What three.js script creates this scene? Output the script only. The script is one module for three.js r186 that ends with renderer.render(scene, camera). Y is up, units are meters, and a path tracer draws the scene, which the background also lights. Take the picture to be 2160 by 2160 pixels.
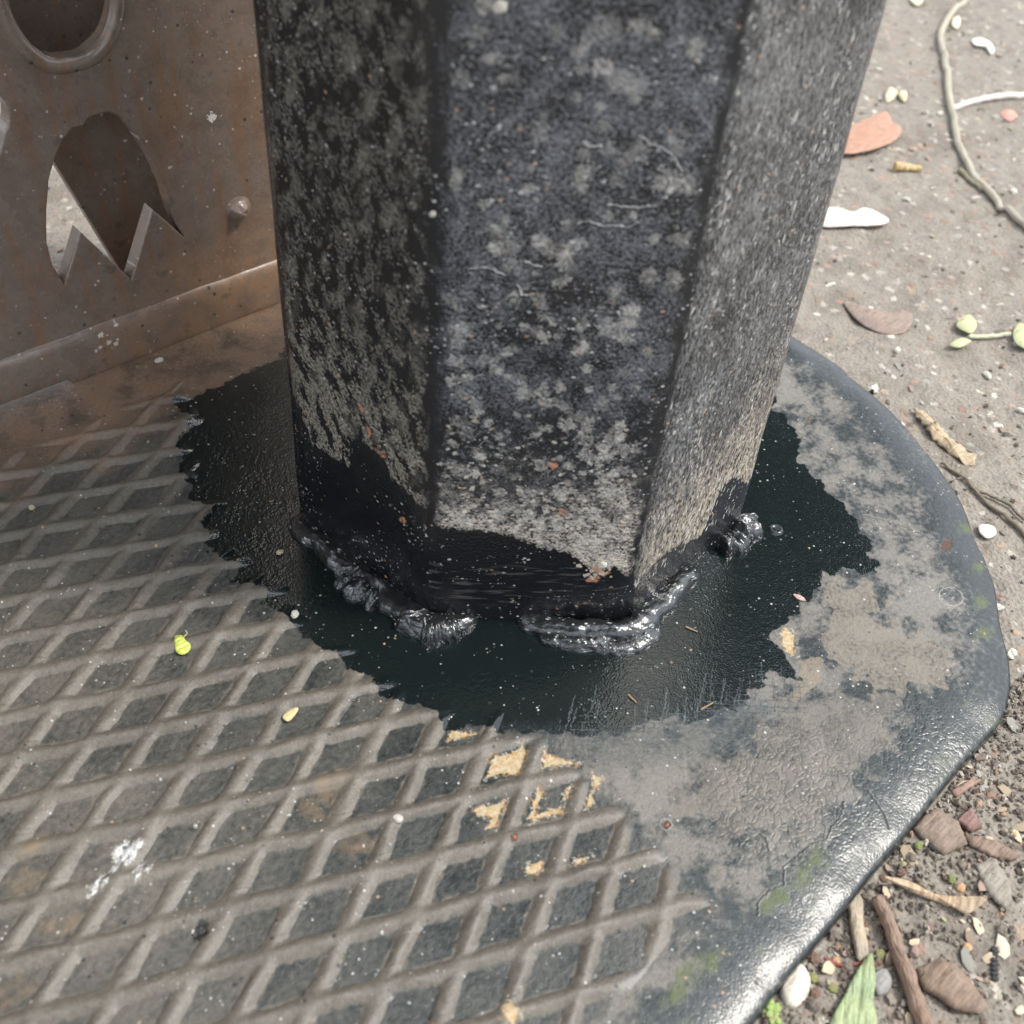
import * as THREE from 'three';
import { mergeGeometries } from 'three/addons/utils/BufferGeometryUtils.js';
import { RoundedBoxGeometry } from 'three/addons/geometries/RoundedBoxGeometry.js';

// ---------- camera, sky, sun, exposure ----------
// The post stands at the origin, x runs along the panel and the plate, y is up. Lengths in the tables are millimetres.
const MM = 0.001;
const scene = new THREE.Scene();
const renderer = new THREE.WebGLRenderer({ antialias: true });
renderer.toneMapping = THREE.LinearToneMapping;
renderer.toneMappingExposure = 2.95;
renderer.shadowMap.enabled = true;
const camera = new THREE.PerspectiveCamera(48.46, 1, 0.01, 200);
camera.matrixAutoUpdate = true;
{
  const m = new THREE.Matrix4().makeBasis(new THREE.Vector3(0.75264, 0.06286, 0.65543), new THREE.Vector3(0.42485, 0.71413, -0.55635), new THREE.Vector3(-0.50303, 0.69719, 0.51077));
  camera.quaternion.setFromRotationMatrix(m);
  camera.position.set(-0.19852, 0.25, 0.20015);
}
camera.focus = 0.34;
camera.userData.fStop = 16;
// bright overcast sky: even round the horizon, brighter overhead
{
  const W = 64, H = 32, a = new Float32Array(W * H * 4);
  for (let j = 0; j < H; j++) for (let i = 0; i < W; i++) {
    const el = ((j + 0.5) / H - 0.5) * Math.PI, s = Math.max(0, Math.sin(el));
    const L = (0.6 + 0.5 * s) * (el < 0 ? 0.5 : 1);
    a.set([L * 0.94, L * 1.0, L * 1.1, 1], (j * W + i) * 4);
  }
  const t = new THREE.DataTexture(a, W, H, THREE.RGBAFormat, THREE.FloatType);
  t.mapping = THREE.EquirectangularReflectionMapping; t.magFilter = THREE.LinearFilter; t.needsUpdate = true;
  scene.background = t; scene.environment = t;
}
const sun = new THREE.DirectionalLight(0xfff8ee, 1.5);
sun.position.set(1.05, 1.9, 0.92);   // soft sun behind thin cloud, high on the post's right
sun.castShadow = true; sun.shadow.radius = 22; sun.shadow.mapSize.set(2048, 2048);
Object.assign(sun.shadow.camera, { left: -0.8, right: 0.8, top: 0.8, bottom: -0.8, near: 0.1, far: 8 });
scene.add(sun, sun.target);

// ---------- surveyed outlines (millimetres) ----------
const D = {"edge":[[-82.4,169.6],[-77.0,169.3],[-69.1,168.2],[-54.2,167.4],[-41.0,166.3],[-30.3,165.0],[-17.0,164.1],[-0.9,162.7],[19.0,161.2],[34.1,160.5],[39.2,160.0],[50.4,155.6],[59.4,149.7],[68.9,141.1],[80.2,132.4],[87.8,124.6],[94.9,115.8],[100.5,110.2],[108.2,100.7],[114.7,89.6],[118.6,81.4],[124.9,67.6],[129.4,54.0],[132.8,37.5],[134.7,29.6],[135.4,16.7],[135.3,8.3]],"ring":[[-17.1,-101.6],[-33.4,-92.8],[-45.3,-93.1],[-55.4,-92.1],[-65.6,-91.6],[-73.5,-93.5],[-75.1,-84.2],[-76.6,-77.7],[-84.6,-75.0],[-85.9,-66.4],[-92.0,-60.4],[-90.9,-52.7],[-95.0,-49.1],[-91.5,-41.0],[-95.9,-35.7],[-98.9,-29.6],[-101.3,-24.3],[-98.5,-20.1],[-97.0,-14.9],[-102.9,-10.6],[-95.8,-4.1],[-95.2,0.2],[-99.8,2.3],[-97.0,9.1],[-96.2,18.8],[-96.4,24.9],[-93.2,32.3],[-92.8,39.1],[-90.2,46.2],[-91.7,48.3],[-89.1,55.3],[-84.6,61.4],[-84.8,67.0],[-81.5,70.8],[-78.6,73.4],[-74.7,77.3],[-68.6,83.7],[-64.9,84.7],[-58.6,92.4],[-50.0,97.7],[-43.1,99.4],[-29.0,108.2],[-16.6,111.4],[-12.2,110.5],[-2.6,110.0],[1.6,116.9],[0.7,109.2],[2.8,113.1],[5.7,106.0],[6.9,102.1],[20.9,100.5],[34.9,98.4],[40.7,94.8],[49.4,100.2],[53.5,106.1],[60.8,97.8],[68.8,87.8],[70.9,75.8],[72.9,67.8],[76.6,56.0],[85.7,51.0],[91.0,37.4],[89.9,34.7],[109.8,20.0],[122.3,-24.1],[94.8,-77.3],[39.2,-100.0]],"smear":[[-72.4,76.8],[-59.5,89.3],[-43.1,102.3],[-28.3,107.6],[-13.1,113.1],[-10.6,118.4],[-20.9,117.9],[-25.8,120.3],[-38.3,116.6],[-47.5,112.2],[-60.9,103.5],[-68.2,93.6],[-75.1,82.0]],"mud":[[40.3,95.2],[41.9,103.8],[49.0,105.4],[45.6,114.6],[38.9,114.6],[40.1,123.1],[42.7,131.4],[46.3,137.9],[37.6,141.8],[28.9,140.7],[17.9,134.3],[15.4,125.4],[16.2,116.6],[22.2,109.1],[30.6,105.6],[33.4,98.5]],"mud2":[[8.1,112.6],[15.8,115.1],[5.7,120.1],[-4.6,120.9],[-13.3,117.9],[-3.7,118.3]],"mud3":[[-41.8,118.8],[-27.3,123.3],[-18.7,119.6],[2.7,123.4],[12.1,129.7],[16.3,139.8],[2.0,145.7],[-15.5,145.9],[-35.3,147.1],[-42.3,137.8],[-50.6,132.9],[-54.0,123.6]],"chips":[[[-86.6,85.9],[-81.1,82.5],[-76.2,84.9],[-73.2,84.4],[-74.0,86.7],[-79.5,90.2],[-82.9,87.5]],[[-69.4,88.9],[-70.2,90.5],[-67.5,94.8],[-65.7,97.7],[-70.8,94.0],[-73.4,93.0]],[[-86.2,101.6],[-79.1,96.8],[-78.4,98.1],[-84.8,101.7],[-77.6,104.2],[-79.0,105.0],[-84.0,103.0]],[[-95.3,91.2],[-93.5,91.3],[-91.2,92.9],[-87.3,94.0],[-91.6,96.2],[-94.3,98.0],[-95.7,97.2],[-92.7,95.3],[-95.0,93.1]],[[-96.3,111.6],[-94.5,110.6],[-91.6,112.0],[-92.9,113.8],[-95.6,113.1]],[[-84.7,69.3],[-80.5,74.2],[-86.7,71.0]],[[-65.0,102.6],[-64.0,104.0],[-65.6,105.6],[-67.1,105.4],[-66.3,103.6]],[[-85.8,117.0],[-83.6,117.3],[-81.6,118.5],[-84.9,118.1]],[[-72.6,108.2],[-69.3,106.0],[-69.3,107.4],[-71.5,108.7]],[[-75.0,102.5],[-71.5,100.8],[-71.3,101.3],[-74.4,102.8]],[[-121.5,132.4],[-119.7,132.8],[-119.2,135.3],[-121.8,136.4],[-122.7,135.0]],[[10.9,102.7],[14.0,102.1],[13.2,105.7],[7.5,109.8],[6.8,108.0]]],"drop":[[-166.6,50.2],[-167.3,47.1],[-164.4,48.9],[-168.8,50.9],[-165.3,54.9],[-176.7,51.9],[-174.6,52.2]],"moss":[[-45.0,154.6],[-52.7,155.1],[-57.0,154.0],[-83.5,152.5],[-77.9,154.9],[-90.1,154.7],[-38.6,154.1],[83.3,123.5],[95.8,111.1],[70.7,132.6],[59.7,140.2]],"pit":[[-162.0,76.3]],"orange":[[-182.3,35.0],[-186.6,40.5],[-124.7,66.2],[-117.5,63.8],[-124.0,81.0],[-185.2,54.5],[-200.3,62.6]],"scab":[[81.9,112.1],[-60.7,124.2],[-92.9,103.3],[96.6,45.4]],"cracks":[[[71.1,86.3],[73.4,90.0],[77.1,96.8],[79.2,103.3],[80.8,109.3]],[[-61.2,153.9],[-58.7,152.0],[-54.4,151.9],[-50.3,153.1],[-46.6,150.1],[-42.5,150.3],[-37.4,150.3],[-32.3,152.1],[-29.0,150.8],[-23.8,150.3],[-20.3,148.3]],[[-46.0,144.9],[-44.0,142.0],[-44.4,140.0],[-47.4,138.2]],[[-12.6,150.3],[-13.4,153.8],[-14.3,157.3],[-16.4,160.3]]],"rings":[[63.9,125.6,4.2,0.8],[-48.1,159.8,2.2,0.7],[-60.5,124.0,1.6,0.9]],"screw":[43.1,74.1],"paint0":[[-1.0,59.2],[1.3,49.6],[8.2,41.1],[10.3,35.9],[19.7,36.9],[26.4,37.7],[27.8,49.0],[30.9,51.2],[40.2,50.3],[43.9,44.5],[51.5,44.8],[56.8,41.4]],"paint1":[[0.5,38.4],[8.2,36.9],[17.1,36.5],[25.0,33.8],[31.1,30.6],[38.7,29.0],[39.6,27.3],[47.4,20.8],[51.4,23.6],[57.4,16.9]],"paint2":[[-0.2,15.9],[7.3,19.0],[14.0,20.5],[31.8,14.4],[34.2,19.3],[36.1,29.7],[43.4,30.7],[53.2,22.0]],"postarcs":[[[40.4,148.6],[42.5,146.7],[45.5,145.9],[48.2,144.0],[50.1,141.1]],[[29.4,146.6],[31.4,145.4],[33.2,145.8]],[[28.6,126.0],[30.4,128.3],[32.8,129.0],[34.9,128.0],[38.3,128.2],[40.8,128.0],[43.1,129.2]],[[36.2,133.0],[39.7,132.6],[43.6,132.8],[46.5,133.5],[47.5,136.2]],[[48.0,139.4],[47.6,135.7]],[[18.7,112.9],[19.8,110.5],[18.7,106.8]],[[19.8,110.2],[22.3,110.6]],[[29.4,146.2],[31.0,145.2],[33.3,145.7]],[[20.0,118.9],[22.2,118.0],[23.9,117.6]],[[7.9,116.4],[11.7,117.0],[15.6,115.3]]],"hole1":[[-65.2,88.3],[-61.4,85.2],[-58.7,80.2],[-56.1,73.6],[-53.5,66.0],[-51.9,59.3],[-50.9,50.9],[-50.1,45.7],[-47.7,39.5],[-57.3,53.2],[-68.9,30.5],[-82.3,53.3],[-91.3,37.0],[-93.3,45.2],[-93.3,53.2],[-90.9,63.9],[-88.2,72.7],[-84.9,78.9],[-81.4,83.6],[-77.6,86.6],[-74.3,86.4],[-72.2,88.4],[-68.7,88.6]],"hole2":[[-87.4,128.1],[-87.0,122.2],[-85.4,115.9],[-82.2,110.9],[-78.9,108.1],[-74.5,107.1],[-68.3,107.5],[-63.7,110.0],[-60.1,114.3],[-57.9,120.1],[-57.9,125.6],[-60.6,132.0],[-66.1,136.4],[-72.1,137.9],[-78.5,136.8],[-84.3,133.3]],"hole3":[[-95.1,95.1],[-98.3,88.9],[-101.6,83.7],[-105.4,80.0],[-109.5,81.9],[-111.4,88.6],[-110.7,95.6],[-106.8,101.0],[-101.9,103.0],[-97.7,102.2],[-95.2,99.7]],"rivet":[-26.2,42.9],"inner":[[-73.6,60.4],[-59.4,15.0]],"lip":[[-117.5,17.7],[-70.5,20.3],[-15.2,17.7]],"pspecks":[[-31.9,77.5],[-87.2,13.5],[-89.9,118.1]],"L":{"green_leaf":[[-43.9,176.5],[-46.0,178.8],[-48.7,181.1],[-53.1,183.7],[-56.0,186.8],[-60.4,189.5],[-66.6,192.0],[-73.0,193.2],[-73.0,189.2],[-70.5,184.7],[-67.0,181.3],[-62.6,179.6],[-58.8,178.9],[-54.7,177.9],[-49.7,176.9]],"twig":[[-31.5,168.5],[-34.6,175.2],[-39.5,181.9],[-44.2,188.3],[-48.7,195.5],[-51.3,200.7]],"twig_w":[[-40.1,180.7],[-36.7,182.1]],"pale_stick":[[-35.2,163.6],[-33.2,165.8],[-38.6,170.7],[-44.7,176.4],[-47.1,175.6],[-43.7,171.3],[-39.8,167.3]],"chip1":[[-8.2,163.4],[-2.8,163.2],[2.3,163.8],[3.2,170.1],[-0.5,175.1],[-8.0,173.0],[-8.1,167.9]],"chip2":[[-37.9,185.5],[-32.1,187.4],[-29.7,189.9],[-30.1,195.3],[-32.4,201.8],[-35.5,201.3],[-38.6,196.8],[-40.6,188.9]],"chip3":[[-4.0,179.2],[1.5,181.8],[-1.0,187.6],[-5.2,191.2],[-8.3,191.5],[-8.6,186.5]],"redchip":[[3.7,169.2],[10.3,169.5],[7.5,175.0],[3.7,173.7]],"pinkchip":[[9.9,163.4],[18.5,164.9],[19.8,167.0],[9.6,165.4]],"curl":[[-27.9,167.3],[-24.5,169.1],[-21.2,172.4],[-18.3,179.2],[-12.3,186.6],[-18.4,185.7],[-18.6,182.7],[-21.4,177.0],[-24.2,172.2]],"brownchip4":[[1.5,172.9],[5.8,179.1],[7.8,185.5],[5.6,185.8],[1.2,180.8],[-0.2,175.7]],"berries":[[-10.6,167.2],[-11.7,177.9],[-57.2,175.8],[-41.1,177.9],[-58.7,171.2]],"stone_white":[[-59.3,167.3],[-60.0,170.7],[-63.8,173.1],[-68.2,172.8],[-69.2,170.9],[-67.7,168.3],[-63.1,167.0]],"stone_grey":[[-47.7,179.7],[-44.1,180.9],[-45.2,183.5],[-47.9,184.6],[-50.6,183.5],[-49.9,181.3]],"stones":[[-54.6,168.3],[-50.0,174.7],[-46.8,167.6],[-61.6,173.8],[-6.3,177.4],[-14.7,167.9],[-24.3,166.7],[-13.9,193.4],[-64.2,175.6],[-20.1,168.8]],"orange_bits":[[-50.6,172.1],[-23.3,190.5],[-11.6,180.8],[13.3,181.4]],"catkin1":[[-19.1,195.1],[-25.0,199.0]],"catkin2":[[-8.1,168.5],[-7.4,172.5]],"weed":[-73.2,170.3],"redstem":[[-53.0,169.6],[-50.7,173.8],[-45.9,176.8],[-43.0,179.6]],"vine":[[546.8,-173.8],[527.2,-164.9],[506.5,-159.7],[475.3,-147.2],[460.4,-139.1],[434.2,-118.3],[387.9,-85.4],[369.6,-71.0],[343.0,-49.2],[323.3,-27.3],[313.0,-12.6],[297.7,15.1],[292.6,25.7]],"vine2":[[377.7,-77.9],[389.9,-76.5],[400.9,-75.0],[416.6,-69.3],[429.7,-63.5],[438.7,-59.4]],"vine3":[[324.3,-37.1],[320.6,-29.1],[314.2,-17.4]],"petal1":[[473.8,-125.4],[480.2,-123.4],[477.5,-114.5],[469.7,-108.0],[464.4,-106.8],[470.5,-114.8],[467.4,-118.8]],"petal2":[[484.3,-146.1],[497.8,-153.5],[502.1,-153.2],[495.9,-147.9],[483.2,-142.3]],"petal3":[[500.9,-189.3],[510.9,-190.5],[505.2,-181.9],[494.2,-179.0]],"flower":[[[360.9,-108.4],[374.6,-114.1],[374.9,-110.2],[367.6,-105.8],[356.9,-103.9]],[[373.1,-107.7],[378.1,-106.3],[371.6,-101.4],[365.1,-98.5],[368.0,-103.7]]],"redleaf":[[282.5,-77.5],[304.6,-94.2],[318.8,-94.6],[332.8,-94.6],[340.2,-93.6],[337.5,-88.9],[333.5,-84.9],[334.5,-81.7],[329.2,-76.1],[315.1,-71.1],[300.5,-71.2],[291.0,-73.3]],"whiteleaf":[[216.6,-41.5],[228.7,-48.8],[235.8,-47.2],[239.0,-39.7],[247.1,-39.4],[249.1,-34.0],[247.2,-25.4],[240.4,-25.0],[228.5,-32.6]],"yellowstem":[[293.2,-55.2],[296.6,-53.6],[306.7,-48.3]],"whites":[[369.0,-78.3],[326.1,-7.8],[273.1,-33.0],[388.0,-132.0],[527.3,-123.9],[166.9,35.8],[182.9,66.7],[175.5,86.5],[79.2,134.9],[66.5,148.0]],"pinkbit":[[396.5,-58.5],[405.6,-59.5],[404.8,-53.0],[393.8,-51.6]],"brownleaf":[[177.9,1.7],[181.2,8.3],[185.0,16.2],[194.1,23.8],[180.2,30.0],[172.4,25.3],[170.7,16.0]],"seedling":[[[200.8,40.9],[212.4,39.1],[210.0,44.5],[201.3,47.3]],[[187.0,46.7],[195.2,46.8],[197.0,50.1],[188.8,49.9]],[[217.4,57.0],[224.5,56.0],[223.2,61.2],[210.4,67.7],[209.3,63.0]]],"seedstem":[[199.1,47.6],[205.2,51.5],[214.8,57.5]],"tanflower":[[141.1,60.9],[143.3,63.2],[140.5,70.3],[138.7,77.4],[137.0,84.4],[136.6,91.0],[132.0,93.3],[128.8,89.7],[131.5,81.5],[133.2,74.5],[136.3,67.2]],"stalk":[[123.2,85.5],[123.7,93.7],[120.9,100.3],[117.9,109.7],[115.5,123.2],[113.7,134.7]],"stalk2":[[120.9,100.3],[123.3,109.6],[120.9,120.3]],"petal4":[[106.4,111.2],[109.7,114.8],[107.5,117.1],[103.3,116.4],[103.3,113.8]]},"P":{"seeds":[[-67.6,-116.2],[-44.5,-124.6],[-134.0,-72.3],[-85.1,-11.8],[-95.2,11.7],[-111.5,81.7],[-150.5,53.2],[-88.0,-128.5]],"heart":[[-127.0,1.1],[-125.2,-2.0],[-123.4,-1.0],[-123.6,1.0],[-123.3,3.1],[-124.5,4.7],[-126.7,4.8],[-127.6,3.2]],"heartstem":[[-123.7,0.1],[-122.4,-0.2],[-122.1,-1.7]],"husk":[[-117.1,39.2],[-114.5,38.3],[-112.2,39.2],[-113.4,40.2],[-116.6,41.1]],"splinters":[[[-28.0,106.1],[-23.1,106.7]],[[-39.9,90.1],[-40.0,93.6]],[[-9.6,83.4],[-8.1,87.1]]],"pinkflake":[[25.6,95.0],[27.1,96.8],[26.7,99.1],[25.2,97.3]],"postseed":[47.7,24.9],"postseeds":[[11.6,171.6],[-0.0,129.3]]}};

// ---------- helpers ----------
let seed = 7;
const rnd = () => { seed = (seed + 0x6d2b79f5) | 0; let t = Math.imul(seed ^ (seed >>> 15), 1 | seed); t = (t + Math.imul(t ^ (t >>> 7), 61 | t)) ^ t; return ((t ^ (t >>> 14)) >>> 0) / 4294967296; };
const rr = (a, b) => a + (b - a) * rnd();
const clamp = (x, a = 0, b = 1) => (x < a ? a : x > b ? b : x);
const sm = (a, b, x) => { const t = clamp((x - a) / (b - a)); return t * t * (3 - 2 * t); };
const mix = (a, b, t) => a + (b - a) * t;
const PERM = new Uint8Array(512), GX = new Float32Array(256), GY = new Float32Array(256);
{ const p = [...Array(256).keys()]; for (let i = 255; i > 0; i--) { const j = (rnd() * (i + 1)) | 0; [p[i], p[j]] = [p[j], p[i]]; } for (let i = 0; i < 512; i++) PERM[i] = p[i & 255]; for (let i = 0; i < 256; i++) { const a = rnd() * 6.2832; GX[i] = Math.cos(a); GY[i] = Math.sin(a); } }
function noise(x, y) {   // gradient noise, about -0.7 .. 0.7
  const xi = Math.floor(x), yi = Math.floor(y), fx = x - xi, fy = y - yi, X = xi & 255, Y = yi & 255;
  const u = fx * fx * fx * (fx * (fx * 6 - 15) + 10), v = fy * fy * fy * (fy * (fy * 6 - 15) + 10);
  const a = PERM[PERM[X] + Y], b = PERM[PERM[X + 1] + Y], c = PERM[PERM[X] + Y + 1], d = PERM[PERM[X + 1] + Y + 1];
  const n0 = GX[a] * fx + GY[a] * fy, n1 = GX[b] * (fx - 1) + GY[b] * fy, n2 = GX[c] * fx + GY[c] * (fy - 1), n3 = GX[d] * (fx - 1) + GY[d] * (fy - 1);
  return n0 + u * (n1 - n0) + v * (n2 - n0 + u * (n0 - n1 - n2 + n3));
}
const fbm = (x, y, o = 4) => { let s = 0, a = 1; for (let i = 0; i < o; i++) { s += a * noise(x, y); x = x * 2.03 + 17.1; y = y * 2.03 - 9.7; a *= 0.5; } return s; };
const hash = (i, j) => { const v = Math.sin(i * 127.1 + j * 311.7) * 43758.5453; return v - Math.floor(v); };
function sdPoly(P, x, y) {   // signed distance, negative inside
  let d = 1e9, inside = false;
  for (let i = 0, j = P.length - 1; i < P.length; j = i++) {
    const ax = P[j][0], ay = P[j][1], ex = P[i][0] - ax, ey = P[i][1] - ay, wx = x - ax, wy = y - ay, t = clamp((wx * ex + wy * ey) / (ex * ex + ey * ey + 1e-9));
    const dx = wx - ex * t, dy = wy - ey * t; d = Math.min(d, dx * dx + dy * dy);
    if ((P[i][1] > y) !== (P[j][1] > y) && x < (P[j][0] - P[i][0]) * (y - P[i][1]) / (P[j][1] - P[i][1]) + P[i][0]) inside = !inside;
  }
  return (inside ? -1 : 1) * Math.sqrt(d);
}
// a painted sheet of matter over a rectangle (mm): albedo (linear), roughness, relief
class Sheet {
  constructor(x0, y0, w, h, W, H) { Object.assign(this, { x0, y0, w, h, W, H, px: w / W, py: h / H }); const n = W * H; this.c = new Float32Array(n * 3); this.r = new Float32Array(n); this.b = new Float32Array(n); }
  each(f) { for (let j = 0; j < this.H; j++) for (let i = 0; i < this.W; i++) f(this.x0 + (i + 0.5) * this.px, this.y0 + (j + 0.5) * this.py, j * this.W + i); }
  lay(k, col, a, rough) { const c = this.c, q = k * 3; c[q] += (col[0] - c[q]) * a; c[q + 1] += (col[1] - c[q + 1]) * a; c[q + 2] += (col[2] - c[q + 2]) * a; if (rough !== undefined) this.r[k] += (rough - this.r[k]) * a; }
  box(x, y, r, f) {
    const i0 = Math.max(0, Math.floor((x - r - this.x0) / this.px)), i1 = Math.min(this.W - 1, Math.ceil((x + r - this.x0) / this.px)), j0 = Math.max(0, Math.floor((y - r - this.y0) / this.py)), j1 = Math.min(this.H - 1, Math.ceil((y + r - this.y0) / this.py));
    for (let j = j0; j <= j1; j++) for (let i = i0; i <= i1; i++) f(this.x0 + (i + 0.5) * this.px, this.y0 + (j + 0.5) * this.py, j * this.W + i);
  }
  blot(x, y, r, col, a, rough, bump = 0, ragged = 0.5, sx = 1, turn = 0, soft = 0.1, grain = 0) {   // ragged-edged spot
    const co = Math.cos(turn), si = Math.sin(turn), R = r * (1.3 + ragged + soft) * Math.max(1, sx);
    this.box(x, y, R, (px, py, k) => {
      const dx = px - x, dy = py - y, u = (dx * co + dy * si) / sx, v = -dx * si + dy * co;
      const d = Math.hypot(u, v) / r + ragged * (noise(px / r * 1.3 + x, py / r * 1.3 + y) + 0.5 * noise(px / r * 3.7, py / r * 3.7));
      let t = sm(0.96 + soft, 0.96 - soft, d) * a; if (grain && t > 0) t *= clamp(0.62 + grain * (noise(px * 1.5, py * 1.5) + 0.7 * noise(px * 0.6 + 7, py * 0.6)));
      if (t > 0.003) { this.lay(k, col, t, rough); this.b[k] += bump * t; }
    });
  }
  poly(P, col, a, rough, warp, ws, soft, bump = 0, grain = 0) {
    let x0 = 1e9, x1 = -1e9, y0 = 1e9, y1 = -1e9; for (const p of P) { x0 = Math.min(x0, p[0]); x1 = Math.max(x1, p[0]); y0 = Math.min(y0, p[1]); y1 = Math.max(y1, p[1]); }
    const m = Math.abs(warp) + soft + 1, cx = (x0 + x1) / 2, cy = (y0 + y1) / 2, R = Math.max(x1 - x0, y1 - y0) / 2 + m;
    this.box(cx, cy, R, (x, y, k) => {
      if (x < x0 - m || x > x1 + m || y < y0 - m || y > y1 + m) return;
      const d = sdPoly(P, x, y) + warp * fbm(x / ws, y / ws, 3); let t = a * sm(soft, -soft, d + 0.8 * soft * noise(x * 1.1, y * 1.1));
      if (grain) t *= clamp(1 - grain * (0.5 + 1.2 * fbm(x / 1.1, y / 1.1, 2)));
      if (t > 0.003) { this.lay(k, col, t, rough); this.b[k] += bump * t; }
    });
  }
  stroke(P, wd, col, a, rough, bump = 0) {
    let x0 = 1e9, x1 = -1e9, y0 = 1e9, y1 = -1e9; for (const p of P) { x0 = Math.min(x0, p[0]); x1 = Math.max(x1, p[0]); y0 = Math.min(y0, p[1]); y1 = Math.max(y1, p[1]); }
    this.box((x0 + x1) / 2, (y0 + y1) / 2, Math.max(x1 - x0, y1 - y0) / 2 + wd * 2, (x, y, k) => {
      let d = 1e9; const qx = x + 0.5 * noise(x, y), qy = y + 0.5 * noise(x + 9, y + 4);
      for (let i = 1; i < P.length; i++) { const ax = P[i - 1][0], ay = P[i - 1][1], ex = P[i][0] - ax, ey = P[i][1] - ay, t = clamp(((qx - ax) * ex + (qy - ay) * ey) / (ex * ex + ey * ey + 1e-9)); d = Math.min(d, Math.hypot(qx - ax - ex * t, qy - ay - ey * t)); }
      const t = a * sm(wd * 0.65, wd * 0.3, d); if (t > 0.01) { this.lay(k, col, t, rough); this.b[k] += bump * t; }
    });
  }
  maps(wrap = THREE.ClampToEdgeWrapping, relief = 1) {   // relief: millimetres from black to white
    const n = this.W * this.H, A = new Uint8Array(n * 4), B = new Uint8Array(n * 4), Cc = new Uint8Array(n * 4), dec = (v) => { v = clamp(v); return (v <= 0.0031308 ? 12.92 * v : 1.055 * Math.pow(v, 1 / 2.4) - 0.055) * 255; };
    for (let k = 0; k < n; k++) {
      A[k * 4] = dec(this.c[k * 3]); A[k * 4 + 1] = dec(this.c[k * 3 + 1]); A[k * 4 + 2] = dec(this.c[k * 3 + 2]); A[k * 4 + 3] = 255;
      const r = clamp(this.r[k]) * 255; B[k * 4] = B[k * 4 + 1] = B[k * 4 + 2] = r; B[k * 4 + 3] = 255;
      const b = clamp(0.5 + this.b[k] / relief) * 255; Cc[k * 4] = Cc[k * 4 + 1] = Cc[k * 4 + 2] = b; Cc[k * 4 + 3] = 255;
    }
    const mk = (d, srgb) => { const t = new THREE.DataTexture(d, this.W, this.H); t.wrapS = t.wrapT = wrap; t.magFilter = THREE.LinearFilter; t.minFilter = THREE.LinearMipmapLinearFilter; t.generateMipmaps = true; if (srgb) t.colorSpace = THREE.SRGBColorSpace; t.needsUpdate = true; return t; };
    return { map: mk(A, true), roughnessMap: mk(B), bumpMap: mk(Cc), bumpScale: relief * MM };
  }
}
const used = {}, mats = {};
const numbered = (n) => { const k = used[n] = (used[n] ?? -1) + 1; return k ? n + '_' + String(k).padStart(3, '0') : n; };
function mesh(name, g, m, parent) { const o = new THREE.Mesh(g, m); o.name = name; o.castShadow = o.receiveShadow = true; parent.add(o); return o; }
function thing(name, label, category, g, m, group) { const o = mesh(numbered(name), g, m, scene); o.userData = { label, category }; if (group) o.userData.group = group; return o; }
function groupThing(name, label, category, group) { const o = new THREE.Group(); o.name = numbered(name); o.userData = { label, category }; if (group) o.userData.group = group; scene.add(o); return o; }
const geo = (pos, idx, uv) => { const g = new THREE.BufferGeometry(); g.setAttribute('position', new THREE.Float32BufferAttribute(pos, 3)); if (uv) g.setAttribute('uv', new THREE.Float32BufferAttribute(uv, 2)); g.setIndex(idx); g.computeVertexNormals(); return g; };
const smooth = (P, n, closed = true) => new THREE.CatmullRomCurve3(P.map((p) => new THREE.Vector3(p[0], p[2] ?? 0, p[1])), closed, 'centripetal').getSpacedPoints(n).slice(0, closed ? n : n + 1).map((v) => [v.x, v.z, v.y]);

// ---------- tread lines of the plate ----------
const RA = { n: [-0.403, 0.915], o: 131.5, p: 13.45 }, RB = { n: [0.514, 0.857], o: 25.3, p: 13.5 };
const near = (R, x, z) => { const t = (R.n[0] * x + R.n[1] * z - R.o) / R.p, k = Math.round(t); return [(t - k) * R.p, k, Math.floor(t)]; };
const tread = (x, z) => Math.min(-67 - x, 147 - z, z + 101);   // millimetres inside the tread field
const warp = (x, z) => [0.9 * fbm(x / 17 + 11, z / 17, 2), 0.9 * fbm(x / 17, z / 17 + 23, 2)];
const RIM = [[-330, 174], ...D.edge, [131, -28], [98, -100], [30, -134], [-330, -135]];

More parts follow.
